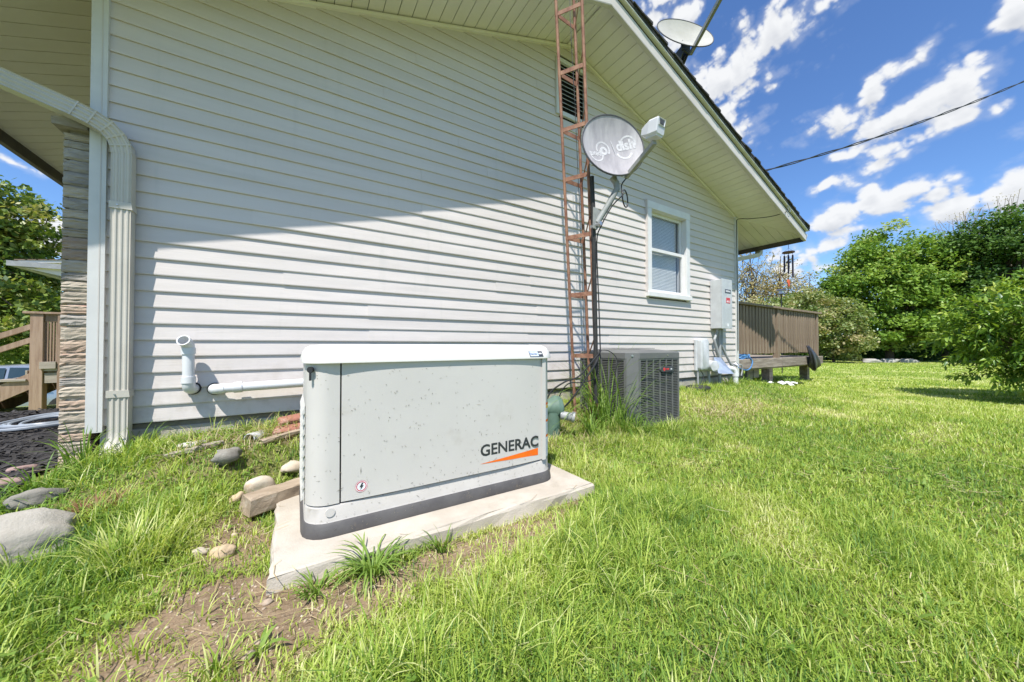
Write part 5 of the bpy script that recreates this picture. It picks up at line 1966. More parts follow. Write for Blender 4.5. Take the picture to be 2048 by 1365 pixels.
for k in range(10):
    MB().box(-3.5, -1.2, PY + .02 + k * .14, PY + .155 + k * .14, .432, .468).build('floor_board', 'wood_grey', po)
for (zz, nm) in ((1.14, 0), (.93, 1)):
    MB().bar((-3.53, PY + .06, zz), (-4.75, PY + .06, zz - .62), .05, .075).build('stair_rail', 'wood_porch', po)
for yy in (PY + .05, PY + 1.3):
    MB().bar((-3.40, yy, .36), (-4.7, yy, -.42), .04, .22).build('stringer', 'wood_porch', po)
for k in range(4):
    xx = -3.56 - k * .28
    zz = .30 - k * .17
    MB().cbox(xx - .28, xx, PY + .0, PY + 1.35, zz - .02, zz + .018, .004).build('tread', 'wood_grey', po)
    MB().box(xx - .02, xx, PY + .03, PY + 1.32, zz + .02, zz + .148).build('riser', 'wood_grey', po)
MB().cbox(-3.30, -3.22, PY + .35, PY + .43, -.35, .43, .004).build('foot_post', 'wood_porch', po)
MB().bar((-3.39, PY + .5, .17), (-3.2, PY + .5, .26), .04, .14).build('brace', 'wood_porch', po)
# canopy roof beyond the porch
cp = thing('carport', 'low brown shingled canopy roof with grey gutter beyond the porch railing', 'carport', (-3.0, 12.3, -.9))
MB().prism([(-4.66, 2.47), (-1.05, 2.93), (-1.05, 2.99), (-4.66, 2.52)], 1, 10.95, 14.2).build('roof_deck', 'soffit', cp)
for k in range(26):
    xa = -4.70 + k * .14
    z_ = 2.525 + (xa + 4.66) * .1275
    MB().prism([(xa, z_), (xa + .165, z_ + .021), (xa + .165, z_ + .034), (xa, z_ + .016)], 1, 10.93, 14.25).build('shingle_strip', 'wood_deck', cp)
MB().box(-4.78, -1.05, 10.90, 10.948, 2.40, 2.50).build('gutter', 'conduit', cp)
MB().box(-4.78, -4.665, 10.949, 14.2, 2.41, 2.50).build('gutter', 'conduit', cp)
MB().prism([(-4.60, 2.385), (-1.05, 2.385), (-1.05, 2.15), (-4.0, 2.25)], 1, 10.99, 11.02).build('beam', 'soffit', cp)
for (xx, yy) in ((-3.75, 11.1), (-3.75, 13.8)):
    MB().cbox(xx, xx + .14, yy, yy + .14, -1.2, 2.46, .005).build('post', 'wood_porch', cp)

# ------------------------------------------------------------------ parked car
car = thing('parked_car', 'silver-blue saloon car parked on the drive beyond the porch steps', 'car', (-6.4, 14.6, -1.03))
CX, CY, CZ = -6.4, 14.6, float(gz(-6.4, 14.6)) + .0


def carpt(x, y, z):
    return (CX + x, CY + y, CZ + z)


secs = []
prof = [(-2.25, .55, .68, .80), (-2.15, .40, .80, .86), (-1.5, .24, .88, .90), (-.75, .22, .93, .91), (.0, .22, .95, .91), (.9, .22, .96, .91), (1.6, .24, .98, .90), (2.1, .34, .97, .86), (2.25, .5, .88, .78)]
for (x, zb_, zt_, hw) in prof:
    secs.append([carpt(x, -hw, zb_ + .08), carpt(x, -hw * 1.0, (zb_ + zt_) / 2), carpt(x, -hw * .93, zt_ - .05), carpt(x, -hw * .80, zt_), carpt(x, hw * .80, zt_), carpt(x, hw * .93, zt_ - .05), carpt(x, hw, (zb_ + zt_) / 2), carpt(x, hw, zb_ + .08), carpt(x, hw * .85, zb_), carpt(x, -hw * .85, zb_)])
body = MB().loft(secs).build('body', 'car_paint', car, True)
secs = []
for (x, zt_, hw) in ((-.98, .94, .78), (-.35, 1.32, .68), (-.1, 1.41, .64), (.6, 1.44, .63), (1.1, 1.38, .64), (1.85, .98, .74)):
    secs.append([carpt(x, -hw - (1.44 - zt_) * .0, zt_ - .04), carpt(x, -hw * .9, zt_), carpt(x, hw * .9, zt_), carpt(x, hw, zt_ - .04), carpt(x, .80, .90), carpt(x, -.80, .90)])
MB().loft(secs).build('cabin', 'car_paint', car, True)
for s_ in (-1, 1):
    def side(x, z):
        yy = .80 - (z - .90) / .50 * .155 + .012
        return carpt(x, s_ * yy, z)
    for poly in ([(-.72, .97), (.32, .97), (.32, 1.36), (-.05, 1.36), (-.32, 1.26)], [(.38, .97), (1.35, .98), (1.22, 1.22), (1.0, 1.34), (.38, 1.37)]):
        MB().add([side(x, z) for x, z in poly], [tuple(range(len(poly)))]).build('side_window', 'car_glass', car)
    for x in (-.1, .95):
        MB().bar(carpt(x, s_ * .925, .80), carpt(x + .18, s_ * .925, .80), .02, .03).build('door_handle', 'steel', car)
    for x in (-1.45, 1.40):
        w_ = MB().tube([carpt(x, s_ * .70, .32), carpt(x, s_ * .915, .32)], .32, 24).build('wheel', 'rubber', car)
        MB().tube([carpt(x, s_ * .88, .32), carpt(x, s_ * .925, .32)], .20, 18).build('rim', 'steel', w_)
    MB().cbox(*sorted((CX - 2.26, CX - 2.12)), *sorted((CY + s_ * .48, CY + s_ * .74)), CZ + .62, CZ + .73, .02).build('headlight', 'decal_white', car)
    MB().cbox(*sorted((CX + 2.14, CX + 2.262)), *sorted((CY + s_ * .48, CY + s_ * .74)), CZ + .72, CZ + .86, .02).build('tail_light', 'decal_red', car)
MB().add([carpt(-.93, -.66, .99), carpt(-.93, .66, .99), carpt(-.38, .58, 1.315), carpt(-.38, -.58, 1.315)], [(0, 1, 2, 3)]).build('windscreen', 'car_glass', car)
MB().add([carpt(1.80, -.62, 1.04), carpt(1.80, .62, 1.04), carpt(1.18, .56, 1.365), carpt(1.18, -.56, 1.365)], [(0, 3, 2, 1)]).build('rear_window', 'car_glass', car)
for o2 in car.children:
    if o2.name.split('.')[0] in ('windscreen', 'rear_window'):
        o2.location.z += .02

# hose coil on the mulch
pts = []
for k in range(150):
    a = -k * .21
    r2 = .62 - .0022 * k + .03 * math.sin(k * .13)
    xx, yy = -1.95 + r2 * math.cos(a) * .50, 5.05 + r2 * math.sin(a) * .60
    pts.append((xx, yy, float(gz(xx, yy)) + .045 + .0011 * (k % 30) + .008 * math.sin(k * .37)))
tag(MB().tube(pts, .014, 7).build('garden_hose', 'hose', None, True), 'flat coil of grey garden hose lying on black mulch', 'hose')

# ------------------------------------------------------------------ stones, bricks, timber
def g3(x, y, dz=0.0):
    return (x, y, float(gz(x, y)) + dz)


tag(rock('boulder', 'boulder', g3(-.93, 1.93, .050), (.265, .125, .118), 3, (0, .06, R(14)), sub=4, rough=.16, cutr=(.8, .95)), 'long smooth grey boulder lying in grass at the left edge', 'boulder')
tag(rock('rock', 'rock_grey', g3(-.97, 2.41, .03), (.085, .05, .045), 6, (0, 0, .5)), 'small grey rock half buried behind the long boulder', 'rock')
tag(rock('rock', 'rock_grey', g3(-.318, 2.44, .030), (.088, .055, .058), 11, (.1, 0, .35), rough=.34, cutr=(.5, .8)), 'angular blue-grey rock left of the round pale stone', 'rock')
tag(rock('rock', 'rock_pale', g3(-.150, 2.215, .055), (.075, .065, .070), 12, (0, .2, .6), rough=.08), 'round cream-coloured stone at the end of the timber', 'rock')
tag(rock('rock', 'rock_tan', g3(-.225, 1.68, .014), (.045, .036, .026), 14, (.2, 0, .3)), 'tan angular stone on bare soil left of the pad', 'rock')
tag(rock('rock', 'rock_pale', g3(-.29, 1.70, .008), (.032, .022, .018), 15, (.1, .2, .3)), 'small pale stone beside the tan stone on bare soil', 'rock')
tag(rock('rock', 'rock_tan', g3(-.23, 2.12, .02), (.038, .032, .04), 16, (.4, 0, .3)), 'rusty tan stone wedged below the round cream stone', 'rock')
tag(rock('rock', 'rock_pink', g3(-1.31, 3.17, .025), (.058, .035, .024), 18, (.1, .12, .25)), 'pinkish flat stone lying on black mulch, farther of the two', 'rock')
tag(rock('rock', 'rock_pink', g3(-1.245, 2.89, .020), (.052, .035, .024), 19, (0, .1, .2)), 'pinkish stone at the mulch edge, nearer of the two', 'rock')
tag(rock('rock', 'rock_pale', g3(-.02, 2.42, .03), (.06, .045, .04), 22, (.1, 0, .4)), 'pale broken stone half hidden by grass behind the timber', 'rock')
for i, (x, y, a, lab) in enumerate(((.00, 2.86, .25, 'upper broken red brick leaning by the foundation'), (-.02, 2.74, -.2, 'lower broken red brick half buried below another'))):
    o_ = MB().cbox(-.095, .095, -.045, .045, -.03, .03, .008).build('brick', 'brick', None)
    o_.location = g3(x, y, .05 if i == 0 else .02)
    o_.rotation_euler = (.25, -.1, a)
    tag(o_, lab, 'brick')


def timber(name, mat, a, b_, wd, ht, label, seed, chips=True):
    rg2 = np.random.default_rng(seed)
    A_, B_ = Vector(a), Vector(b_)
    d = (B_ - A_).normalized()
    s2 = d.cross(Vector((0, 0, 1))).normalized()
    u2 = s2.cross(d)
    rings_ = []
    n = 14
    for k in range(n + 1):
        c = A_.lerp(B_, k / n)
        ring_ = []
        for (p_, q_) in ((-1, -.8), (-.8, -1), (.8, -1), (1, -.8), (1, .8), (.8, 1), (-.8, 1), (-1, .8)):
            e_ = (k in (0, n)) * rg2.uniform(-.01, .006)
            ring_.append(tuple(c + s2 * (p_ * wd / 2 + rg2.normal(0, .0018)) + u2 * (q_ * ht / 2 + rg2.normal(0, .0018)) + d * e_))
        rings_.append(ring_)
    o2 = MB().loft(rings_).build(name, mat)
    return tag(o2, label, 'timber')


timber('timber', 'timber', g3(-.185, 1.99, .055), g3(.50, 2.36, .045), .10, .085, 'thick weathered timber lying from the cream stone to behind the generator', 3)
timber('board', 'timber', g3(-.17, 2.60, .03), g3(.35, 2.78, .07), .05, .022, 'thin wooden slat leaning in grass below the bricks', 4)
timber('board', 'wood_grey', g3(-.60, 2.60, .02), g3(-.36, 2.69, .022), .05, .02, 'short grey board scrap behind the blue-grey rock', 5)
tag(rock('rubble', 'rubble_white', g3(-.52, 2.74, .012), (.10, .045, .022), 41, (0, 0, .1), rough=.35), 'strip of white crumbled rubble in grass near the vents', 'rubble')
# white pipe offcut
o_ = MB()
rings = []
for (t_, rr) in ((0, .036), (.11, .036), (.11, .031), (0, .031)):
    rings.append([(t_, rr * math.cos(R(200 * k / 10 - 10)), rr * math.sin(R(200 * k / 10 - 10))) for k in range(11)])
vs = [p_ for r2 in rings for p_ in r2]
fs = [(i * 11 + k, i * 11 + k + 1, ((i + 1) % 4) * 11 + k + 1, ((i + 1) % 4) * 11 + k) for i in range(4) for k in range(10)]
o_ = MB().add(vs, fs).build('pipe_offcut', 'pvc')
o_.location = g3(-.24, 2.70, .012)
o_.rotation_euler = (0, .05, R(55))
tag(o_, 'half-round white pipe offcut lying in grass below the horizontal pipe', 'pipe')
# far stone ledge on the lawn
for k in range(3):
    xx, yy = 30.6 + k * 1.0, 6.6 - k * .62
    o_ = rock('ledge_stone', 'ledge_stone', g3(xx, yy, .10), (.62, .35, .22), 50 + k, (0, 0, -.55), rough=.08, flat=.6)
    tag(o_, ('leftmost', 'middle', 'rightmost')[k] + ' pale flat stone of the low ledge at the far lawn edge', 'stone', 'ledge stones on the far lawn')
# small stones scattered on the bare soil
rgs = np.random.default_rng(77)
sv, sf = [], []
base = bmesh.new()
bmesh.ops.create_icosphere(base, subdivisions=1, radius=1.0)
bv = np.array([v.co[:] for v in base.verts])
bf_ = np.array([[v.index for v in f.verts] for f in base.faces])
base.free()
cnt = 0
allv, allf = [], []
for k in range(2600):
    x, y = rgs.uniform(-.8, 1.2), rgs.uniform(.75, 2.2)
    if PAD[0] - .01 < x < PAD[1] + .01 and y > PAD[2] - .01:
        continue
    if rgs.random() > float(dirtmask(x, y)) * .9 + .02:
        continue
    s2 = rgs.uniform(.0025, .007) * (1 + 2.0 * (rgs.random() < .06))
    vv = bv * (s2 * np.array([1, rgs.uniform(.6, 1), rgs.uniform(.35, .7)])) * (1 + .22 * rgs.normal(size=(len(bv), 1)))
    a = rgs.uniform(0, 6.28)
    c, s_ = math.cos(a), math.sin(a)
    vv = np.stack([vv[:, 0] * c - vv[:, 1] * s_, vv[:, 0] * s_ + vv[:, 1] * c, vv[:, 2]], 1) + np.array([x, y, float(gz(x, y)) + s2 * .2])
    allf.append(bf_ + cnt * len(bv))
    allv.append(vv)
    cnt += 1
me = np_mesh('pebbles', np.concatenate(allv), np.concatenate(allf))
pmat('pebble', (.46, .37, .28), (.34, .26, .19), 40, .9, third=(.60, .55, .48), tscale=24, tlo=.55, thi=.7)
tag(link('pebbles', me, 'pebble', None, 'all'), 'small pebbles and crumbs of soil on the bare ground by the pad', 'pebbles', kind='stuff')

# ------------------------------------------------------------------ vegetation
HEAD = R(31.92)


def blades(x, y, z, h, w_, lean, azm, tint, seg=2):
    """grass blades as arched tapering strips; returns verts, tris, tint"""
    n = len(x)
    dx, dy = np.cos(azm), np.sin(azm)
    sx, sy = -dy, dx
    if seg == 1:
        V = np.empty((n, 3, 3))
        V[:, 0] = np.stack([x + sx * w_ / 2, y + sy * w_ / 2, z], 1)
        V[:, 1] = np.stack([x - sx * w_ / 2, y - sy * w_ / 2, z], 1)
        V[:, 2] = np.stack([x + dx * lean * h, y + dy * lean * h, z + h * np.sqrt(np.maximum(1 - lean ** 2 * .6, .05))], 1)
        F = np.arange(n * 3).reshape(n, 3)
        return V.reshape(-1, 3), F, np.repeat(tint, 3)
    k = 2 * seg + 1
    V = np.empty((n, k, 3))
    for s in range(seg + 1):
        u = s / seg
        ang = lean * u * 1.25                      # arch grows towards the tip
        hor = h * np.sin(ang) * u * .9
        ver = h * u * np.cos(ang * .85)
        wd = w_ * (1 - u * .55) if s < seg else 0
        cx_, cy_, cz_ = x + dx * hor, y + dy * hor, z + ver
        if s < seg:
            V[:, 2 * s] = np.stack([cx_ + sx * wd / 2, cy_ + sy * wd / 2, cz_], 1)
            V[:, 2 * s + 1] = np.stack([cx_ - sx * wd / 2, cy_ - sy * wd / 2, cz_], 1)
        else:
            V[:, 2 * s] = np.stack([cx_, cy_, cz_], 1)
    tri = []
    for s in range(seg - 1):
        a = 2 * s
        tri += [(a, a + 1, a + 3), (a, a + 3, a + 2)]
    tri.append((2 * (seg - 1), 2 * (seg - 1) + 1, 2 * seg))
    F = (np.array(tri)[None] + (np.arange(n) * k)[:, None, None]).reshape(-1, 3)
    return V.reshape(-1, 3), F, np.repeat(tint, k)


def join(parts):
    V, F, T, o = [], [], [], 0
    for v, f, t_ in parts:
        V.append(v)
        F.append(f + o)
        T.append(t_)
        o += len(v)
    return np.concatenate(V), np.concatenate(F), np.concatenate(T)


def blocked(x, y, grow=0.0):
    b_ = (x > XL - .16 - grow) & (x < XR + grow) & (y > YW - .02 - grow)
    b_ |= (x > PAD[0] - grow) & (x < PAD[1] + grow) & (y > PAD[2] - grow) & (y < PAD[3] + grow)
    b_ |= (x > 2.44 - grow) & (x < 3.28 + grow) & (y > 1.96 - grow) & (y < 2.79 + grow)
    b_ |= (x < -1.13) & (y > 2.62 + .28 * sstep(-1.3, -2.6, x) + .08 * np.sin(x * 5) + .05 * np.sin(x * 13)) & (y < 6.6)
    b_ |= (((x + .93) / .24) ** 2 + ((y - 1.94) / .11) ** 2) < 1
    return b_


rv_ = np.random.default_rng(101)


def sector(n, r0, r1, a0=-78, a1=78):
    r_ = np.sqrt(rv_.uniform(r0 * r0, r1 * r1, n))
    a = HEAD + np.radians(rv_.uniform(a0, a1, n))
    return r_ * np.sin(a), r_ * np.cos(a)


def patch(x, y):
    return .40 * vnoise(x * .9, y * .9, 41) + .35 * vnoise(x * 2.6, y * 2.6, 42) + .25 * vnoise(x * 9, y * 9, 43)


def lush(x, y):
    """where the mower missed: taller grass"""
    m_ = np.zeros_like(x)
    for (cx_, cy_, rx, ry, s) in ((.85, .95, .55, .30, 1.0), (.12, .82, .35, .14, .9), (1.35, 1.10, .40, .25, .8), (.45, .72, .45, .16, .8), (-.55, .85, .5, .35, .7), (-.75, 1.55, .30, .45, .7), (-.55, 1.95, .3, .2, .6), (-.45, 1.72, .16, .12, 1.0),
                                  (-.75, 2.75, .3, .25, .8), (2.2, 1.9, .45, .35, .7), (2.9, 1.85, .5, .12, .7), (1.5, 1.65, .25, .5, .7), (4.6, 2.75, 2.0, .25, .7), (2.0, .35, .5, .4, .4)):
        d = np.sqrt(((x - cx_) / rx) ** 2 + ((y - cy_) / ry) ** 2)
        m_ = np.maximum(m_, s * (1 - sstep(.3, 1.15, d + .5 * (vnoise(x * 6, y * 6, 44) - .5))))
    return m_


parts = []
for (n, r0, r1, seg, wk, hk, a0) in ((165000, .45, 2.2, 2, .0036, 1.0, -80), (170000, 2.2, 4.2, 2, .0048, 1.0, -60), (190000, 4.2, 9.0, 1, .010, 1.05, -10), (150000, 9, 17, 1, .020, 1.1, 8), (120000, 17, 36, 1, .038, 1.2, 12)):
    x, y = sector(n, r0, r1, a0, 78 if r0 > 3 else 80)
    keep = ~blocked(x, y, .004)
    dm_ = dirtmask(x, y)
    bank = sstep(1.9, 2.7, y) * (1 - sstep(6.4, 7.0, x))
    keep &= rv_.random(n) > dm_ * .97
    keep &= rv_.random(n) > .35 * bank
    x, y = x[keep], y[keep]
    m = len(x)
    p_ = patch(x, y)
    lu = lush(x, y)
    h = (.028 + .040 * rv_.random(m) ** 1.4) * hk * (.75 + .6 * p_) * (1 + 1.7 * lu * rv_.random(m))
    dry = sstep(.52, .80, .6 * vnoise(x * .75, y * .75, 71) + .4 * vnoise(x * 3.1, y * 3.1, 72))
    h = h * (1 - .3 * dry) * (1 - .18 * sstep(1.8, 3.0, x))
    tint = np.clip(.0 + .72 * p_ + .38 * dry - .10 * (1 - sstep(-.5, .3, x)) + rv_.normal(0, .22, m) + .14 * sstep(4, 12, np.hypot(x, y)), 0, 1)
    parts.append(blades(x, y, gz(x, y) - .003, h, wk * rv_.uniform(.7, 1.4, m), np.abs(rv_.normal(.72, .36, m)).clip(0, 1.4) if seg == 2 else np.abs(rv_.normal(.62, .25, m)).clip(0, .97), rv_.uniform(0, 2 * math.pi, m), tint, seg))
V, F, T = join(parts)
tag(link('lawn_grass', np_mesh('lawn_grass', V, F, {'tint': T}), 'grass'), 'mown bright green lawn grass round the house', 'grass', kind='stuff')


# tufts: radiating arched blades
def tuft(cx_, cy_, n, r_, h0, h1, w0, w1, lean0, lean1, t0=.1, t1=.8, seg=4, cz_=None):
    a = rv_.uniform(0, 2 * math.pi, n)
    q = r_ * np.sqrt(rv_.random(n))
    x, y = cx_ + q * np.cos(a), cy_ + q * np.sin(a)
    h = rv_.uniform(h0, h1, n)
    az_ = a + rv_.normal(0, .5, n)
    z = gz(x, y) - .004 if cz_ is None else np.full(n, cz_)
    return blades(x, y, z, h, rv_.uniform(w0, w1, n), rv_.uniform(lean0, lean1, n), az_, np.clip(rv_.uniform(t0, t1, n), 0, 1), seg)


parts = []
k = 0
while k < 460:
    x, y = sector(1, .75, 3.6, -75, 45)
    x, y = float(x[0]), float(y[0])
    if blocked(np.array([x]), np.array([y]), .03)[0]:
        continue
    l_ = float(lush(np.array([x]), np.array([y]))[0])
    if rv_.random() > .10 + .9 * l_:
        continue
    k += 1
    if float(dirtmask(np.array([x]), np.array([y]))[0]) > .6 and rv_.random() < .7:
        continue
    hh = rv_.uniform(.05, .11) * (1 + .6 * l_)
    parts.append(tuft(x, y, int(rv_.integers(8, 22)), .03, hh * .6, hh * 1.25, .0030, .0058, .25, 1.1, .15, .95))
# rough grass along the foot of the wall
for k in range(230):
    x, y = rv_.uniform(-.98, 6.3), 2.98 - abs(rv_.normal(0, .22))
    if blocked(np.array([x]), np.array([y]), .02)[0] or (4.7 < x < 5.0):
        continue
    hh = rv_.uniform(.05, .13)
    parts.append(tuft(x, y, int(rv_.integers(7, 18)), .035, hh * .6, hh * 1.3, .003, .0055, .25, 1.15, .25, 1.0))
V, F, T = join(parts)
tag(link('grass_tufts', np_mesh('grass_tufts', V, F, {'tint': T}), 'grass'), 'longer unmown grass tufts along the wall and round the pad', 'grass', kind='stuff')

# straw: dry stalks lying on the ground
n = 12000
x, y = sector(n, .6, 7.5, -78, 60)
straw_w = .26 + .8 * np.maximum.reduce([np.exp(-(((x - cx_) / rx) ** 2 + ((y - cy_) / ry) ** 2)) for cx_, cy_, rx, ry in
    ((-.2, 1.55, .3, .35), (.3, 1.15, .6, .2), (1.7, 2.1, .35, .45), (3.9, 1.9, 1.1, .4), (2.2, 1.5, .6, .3), (-.2, 2.75, .8, .2), (5.0, 2.3, 1.2, .4), (2.6, .9, .7, .25), (3.0, .35, .7, .15), (1.5, .2, .4, .1))])
keep = (rv_.random(n) < straw_w) & ~blocked(x, y, -.03)
x, y = x[keep], y[keep]
m = len(x)
azm = rv_.uniform(0, 2 * math.pi, m)
L = rv_.uniform(.03, .11, m) * (1 + 1.2 * (rv_.random(m) < .12))
onpad = (x > PAD[0]) & (x < PAD[1]) & (y > PAD[2]) & (y < PAD[3])
zz = np.where(onpad, .0915, gz(x, y) + rv_.uniform(.004, .035, m))
wd = rv_.uniform(.0008, .0019, m) * (1 + .2 * np.hypot(x, y))
dx, dy = np.cos(azm), np.sin(azm)
bend = rv_.normal(0, .12, m)
V = np.empty((m, 6, 3))
for i, u in enumerate((-.5, 0, .5)):
    ox, oy = dx * L * u - dy * L * bend * (1 - 4 * u * u), dy * L * u + dx * L * bend * (1 - 4 * u * u)
    zt_ = zz + np.where(onpad, .001, rv_.uniform(-.004, .012, m))
    V[:, 2 * i] = np.stack([x + ox - dy * wd / 2, y + oy + dx * wd / 2, zt_], 1)
    V[:, 2 * i + 1] = np.stack([x + ox + dy * wd / 2, y + oy - dx * wd / 2, zt_ + .0006], 1)
F = (np.array([(0, 1, 3, 2), (2, 3, 5, 4)])[None] + (np.arange(m) * 6)[:, None, None]).reshape(-1, 4)
tag(link('dry_straw', np_mesh('dry_straw', V.reshape(-1, 3), F, {'tint': np.repeat(rv_.random(m), 6)}), 'straw'), 'dry cut straw stalks strewn over grass and bare soil', 'straw', kind='stuff')

# clover and small weeds
n = 16000
x, y = sector(n, .5, 3.8, -80, 60)
cw = (.6 * sstep(.55, .75, vnoise(x * 2.1, y * 2.1, 61)) + .05) * (.6 + .4 * (x < .2)) + .35 * (x < -.2)
keep = (rv_.random(n) < cw) & ~blocked(x, y, .01) & (rv_.random(n) > dirtmask(x, y))
x, y = x[keep], y[keep]
m = len(x)
parts = []
zc_ = gz(x, y) + rv_.uniform(.012, .055, m)
a0 = rv_.uniform(0, 6.28, m)
tint = np.clip(rv_.normal(.65, .22, m), 0, 1)
sz = rv_.uniform(.004, .010, m)
for j in range(3):
    a = a0 + j * 2.09
    cx_, cy_ = x + np.cos(a) * sz * .75, y + np.sin(a) * sz * .75
    V = np.empty((m, 4, 3))
    tz = rv_.normal(0, .35, m)
    for i, (p_, q_) in enumerate(((-1, 0), (.1, -.8), (1, 0), (.1, .8))):
        V[:, i, 0] = cx_ + np.cos(a) * sz * p_ - np.sin(a) * sz * q_
        V[:, i, 1] = cy_ + np.sin(a) * sz * p_ + np.cos(a) * sz * q_
        V[:, i, 2] = zc_ + tz * sz * p_ + .15 * sz * abs(q_)
    parts.append((V.reshape(-1, 3), np.arange(m * 4).reshape(m, 4), np.repeat(tint, 4)))
# plantain and dandelion rosettes
ros = []
for k in range(210):
    x, y = sector(1, .7, 4.5, -75, 60)
    x, y = float(x[0]), float(y[0])
    if blocked(np.array([x]), np.array([y]), .03)[0] or float(dirtmask(np.array([x]), np.array([y]))[0]) > .75:
        continue
    s_ = rv_.uniform(.6, 1.3)
    ros.append(tuft(x, y, int(rv_.integers(5, 11)), .008, .035 * s_, .075 * s_, .008 * s_, .015 * s_, .75, 1.35, .25, .9, 4))
V, F, T = join(ros)
tag(link('broadleaf_weeds', np_mesh('broadleaf_weeds', V, F, {'tint': T}), 'weed'), 'flat rosettes of broad-leaved weeds scattered through the lawn', 'weeds', kind='stuff')
V, F, T = join(parts)
tag(link('clover', np_mesh('clover', V, F, {'tint': T}), 'weed'), 'clover and small broad-leaved weeds growing through the lawn', 'clover', kind='stuff')


# single plants
def plant(label, parts_, mat, loc, name='weed_plant', cat='plant'):
    V_, F_, T_ = join(parts_)
    o2 = thing(name, label, cat, loc)
    link('foliage', np_mesh('foliage', V_, F_, {'tint': T_}), mat, o2)
    return o2


plant('broad-bladed green grass clump sprawling against the front of the pad', [tuft(.235, 1.30, 85, .045, .07, .17, .005, .009, .75, 1.5, .3, .95, 6)], 'weed', g3(.235, 1.30), 'grass_clump')
plant('small feathery weed on bare soil at the pad front-left corner', [tuft(.06, 1.30, 40, .04, .04, .09, .006, .011, .3, 1.2, .4, 1.0, 3)], 'weed', g3(.06, 1.30))
plant('tall leafy weed growing at the edge of the pad, centre front', [tuft(.50, 1.325, 34, .03, .05, .13, .006, .010, .2, 1.0, .3, .9, 4)], 'weed', g3(.50, 1.325))
plant('clump of brown withered stems beside the long boulder', [tuft(-.70, 2.14, 150, .075, .05, .11, .003, .006, .3, 1.5, .0, .7, 4)], 'deadleaf', g3(-.70, 2.14), 'dead_plant')
plant('tall arching grass clump round the tower foot against the air conditioner', [tuft(2.30, 2.10, 120, .17, .36, .85, .0045, .009, .35, 1.35, .2, .95, 8), tuft(2.40, 2.30, 90, .12, .4, .85, .0045, .009, .3, 1.2, .1, .7, 8), tuft(2.36, 1.98, 70, .12, .15, .42, .004, .008, .4, 1.4, .1, .8, 7)], 'weed', g3(2.32, 2.08), 'grass_clump')
plant('lower drooping grass clump left of the tower foot', [tuft(2.02, 2.04, 45, .05, .22, .46, .006, .011, .6, 1.45, .3, .95, 8)], 'weed', g3(1.98, 2.02), 'grass_clump')
plant('dry straw-coloured grass thatch on the bank left of the air conditioner', [tuft(float(rv_.uniform(1.55, 2.4)), float(rv_.uniform(1.75, 2.75)), 26, .09, .05, .16, .0022, .0042, .6, 1.5, 0, 1, 4) for _k in range(46)], 'straw', g3(2.0, 2.2), 'dry_grass')
plant('dry straw-coloured grass along the foundation below the white pipe', [tuft(float(rv_.uniform(-.55, .35)), float(rv_.uniform(2.55, 2.95)), 22, .08, .05, .15, .0022, .0042, .6, 1.5, 0, 1, 4) for _k in range(34)], 'straw', g3(-.1, 2.8), 'dry_grass')
plant('dry matted grass on the lawn right of the air conditioner', [tuft(float(rv_.normal(4.2, .7)), float(rv_.normal(2.1, .28)), 16, .14, .04, .12, .004, .007, 1.0, 1.55, 0, 1, 3) for _k in range(60)], 'straw', g3(4.2, 2.1), 'dry_grass')
plant('low leafy weeds at the near foot of the grey air conditioner', [tuft(2.45, 1.93, 110, .10, .08, .2, .006, .012, .4, 1.2, .2, .9, 5), tuft(2.75, 1.90, 60, .12, .06, .14, .005, .009, .3, 1.1, .3, .95, 4)], 'weed', g3(2.45, 1.93))
plant('grass growing up round the downspout foot at the left corner', [tuft(-.98, 2.86, 60, .07, .10, .30, .005, .010, .2, 1.0, .1, .7, 6), tuft(-.80, 2.90, 60, .10, .08, .2, .004, .008, .3, 1.1, .2, .9, 5)], 'weed', g3(-.95, 2.86), 'grass_clump')
plant('long-bladed grass at the mulch edge behind the long boulder', [tuft(-1.03, 2.62, 70, .10, .10, .22, .005, .009, .4, 1.3, .05, .6, 6), tuft(-1.15, 2.40, 80, .12, .09, .18, .005, .009, .4, 1.2, .05, .6, 6)], 'weed', g3(-1.12, 2.6), 'grass_clump')
plant('yellow-green upright grass clump between boulder and pad', [tuft(-.47, 1.74, 160, .11, .08, .17, .0035, .006, .1, .7, .6, 1.0, 4)], 'grass', g3(-.47, 1.74), 'grass_clump')
plant('leafy weeds at the foot of the white drain pipe', [tuft(6.2, 2.86, 60, .12, .08, .2, .008, .016, .4, 1.2, .3, 1.0, 4), tuft(5.85, 2.9, 40, .10, .08, .18, .006, .012, .4, 1.2, .3, 1.0, 4)], 'weed', g3(6.1, 2.86))
plant('vine leaves climbing out below the rear deck edge', [tuft(8.7, 3.1, 60, .25, .10, .25, .012, .022, .4, 1.2, .1, .8, 4), tuft(7.2, 3.0, 60, .3, .08, .2, .012, .022, .4, 1.2, .3, 1.0, 4)], 'weed', g3(8.4, 3.1), 'vine')


# ------------------------------------------------------------------ trees and shrubs
def leafquads(P, L, W_, nrm, rng):
    """diamond leaves at points P with normals nrm"""
    n = len(P)
    t_ = rng.normal(size=(n, 3))
    t_ -= nrm * (t_ * nrm).sum(1)[:, None]
    t_ /= np.linalg.norm(t_, axis=1)[:, None] + 1e-9
    b_ = np.cross(nrm, t_)
    V = np.empty((n, 4, 3))
    V[:, 0] = P - t_ * L[:, None] * .5
    V[:, 1] = P + b_ * W_[:, None] * .5 - nrm * W_[:, None] * .12
    V[:, 2] = P + t_ * L[:, None] * .5 - nrm * L[:, None] * .1
    V[:, 3] = P - b_ * W_[:, None] * .5 - nrm * W_[:, None] * .12
    return V.reshape(-1, 3), np.arange(n * 4).reshape(n, 4)


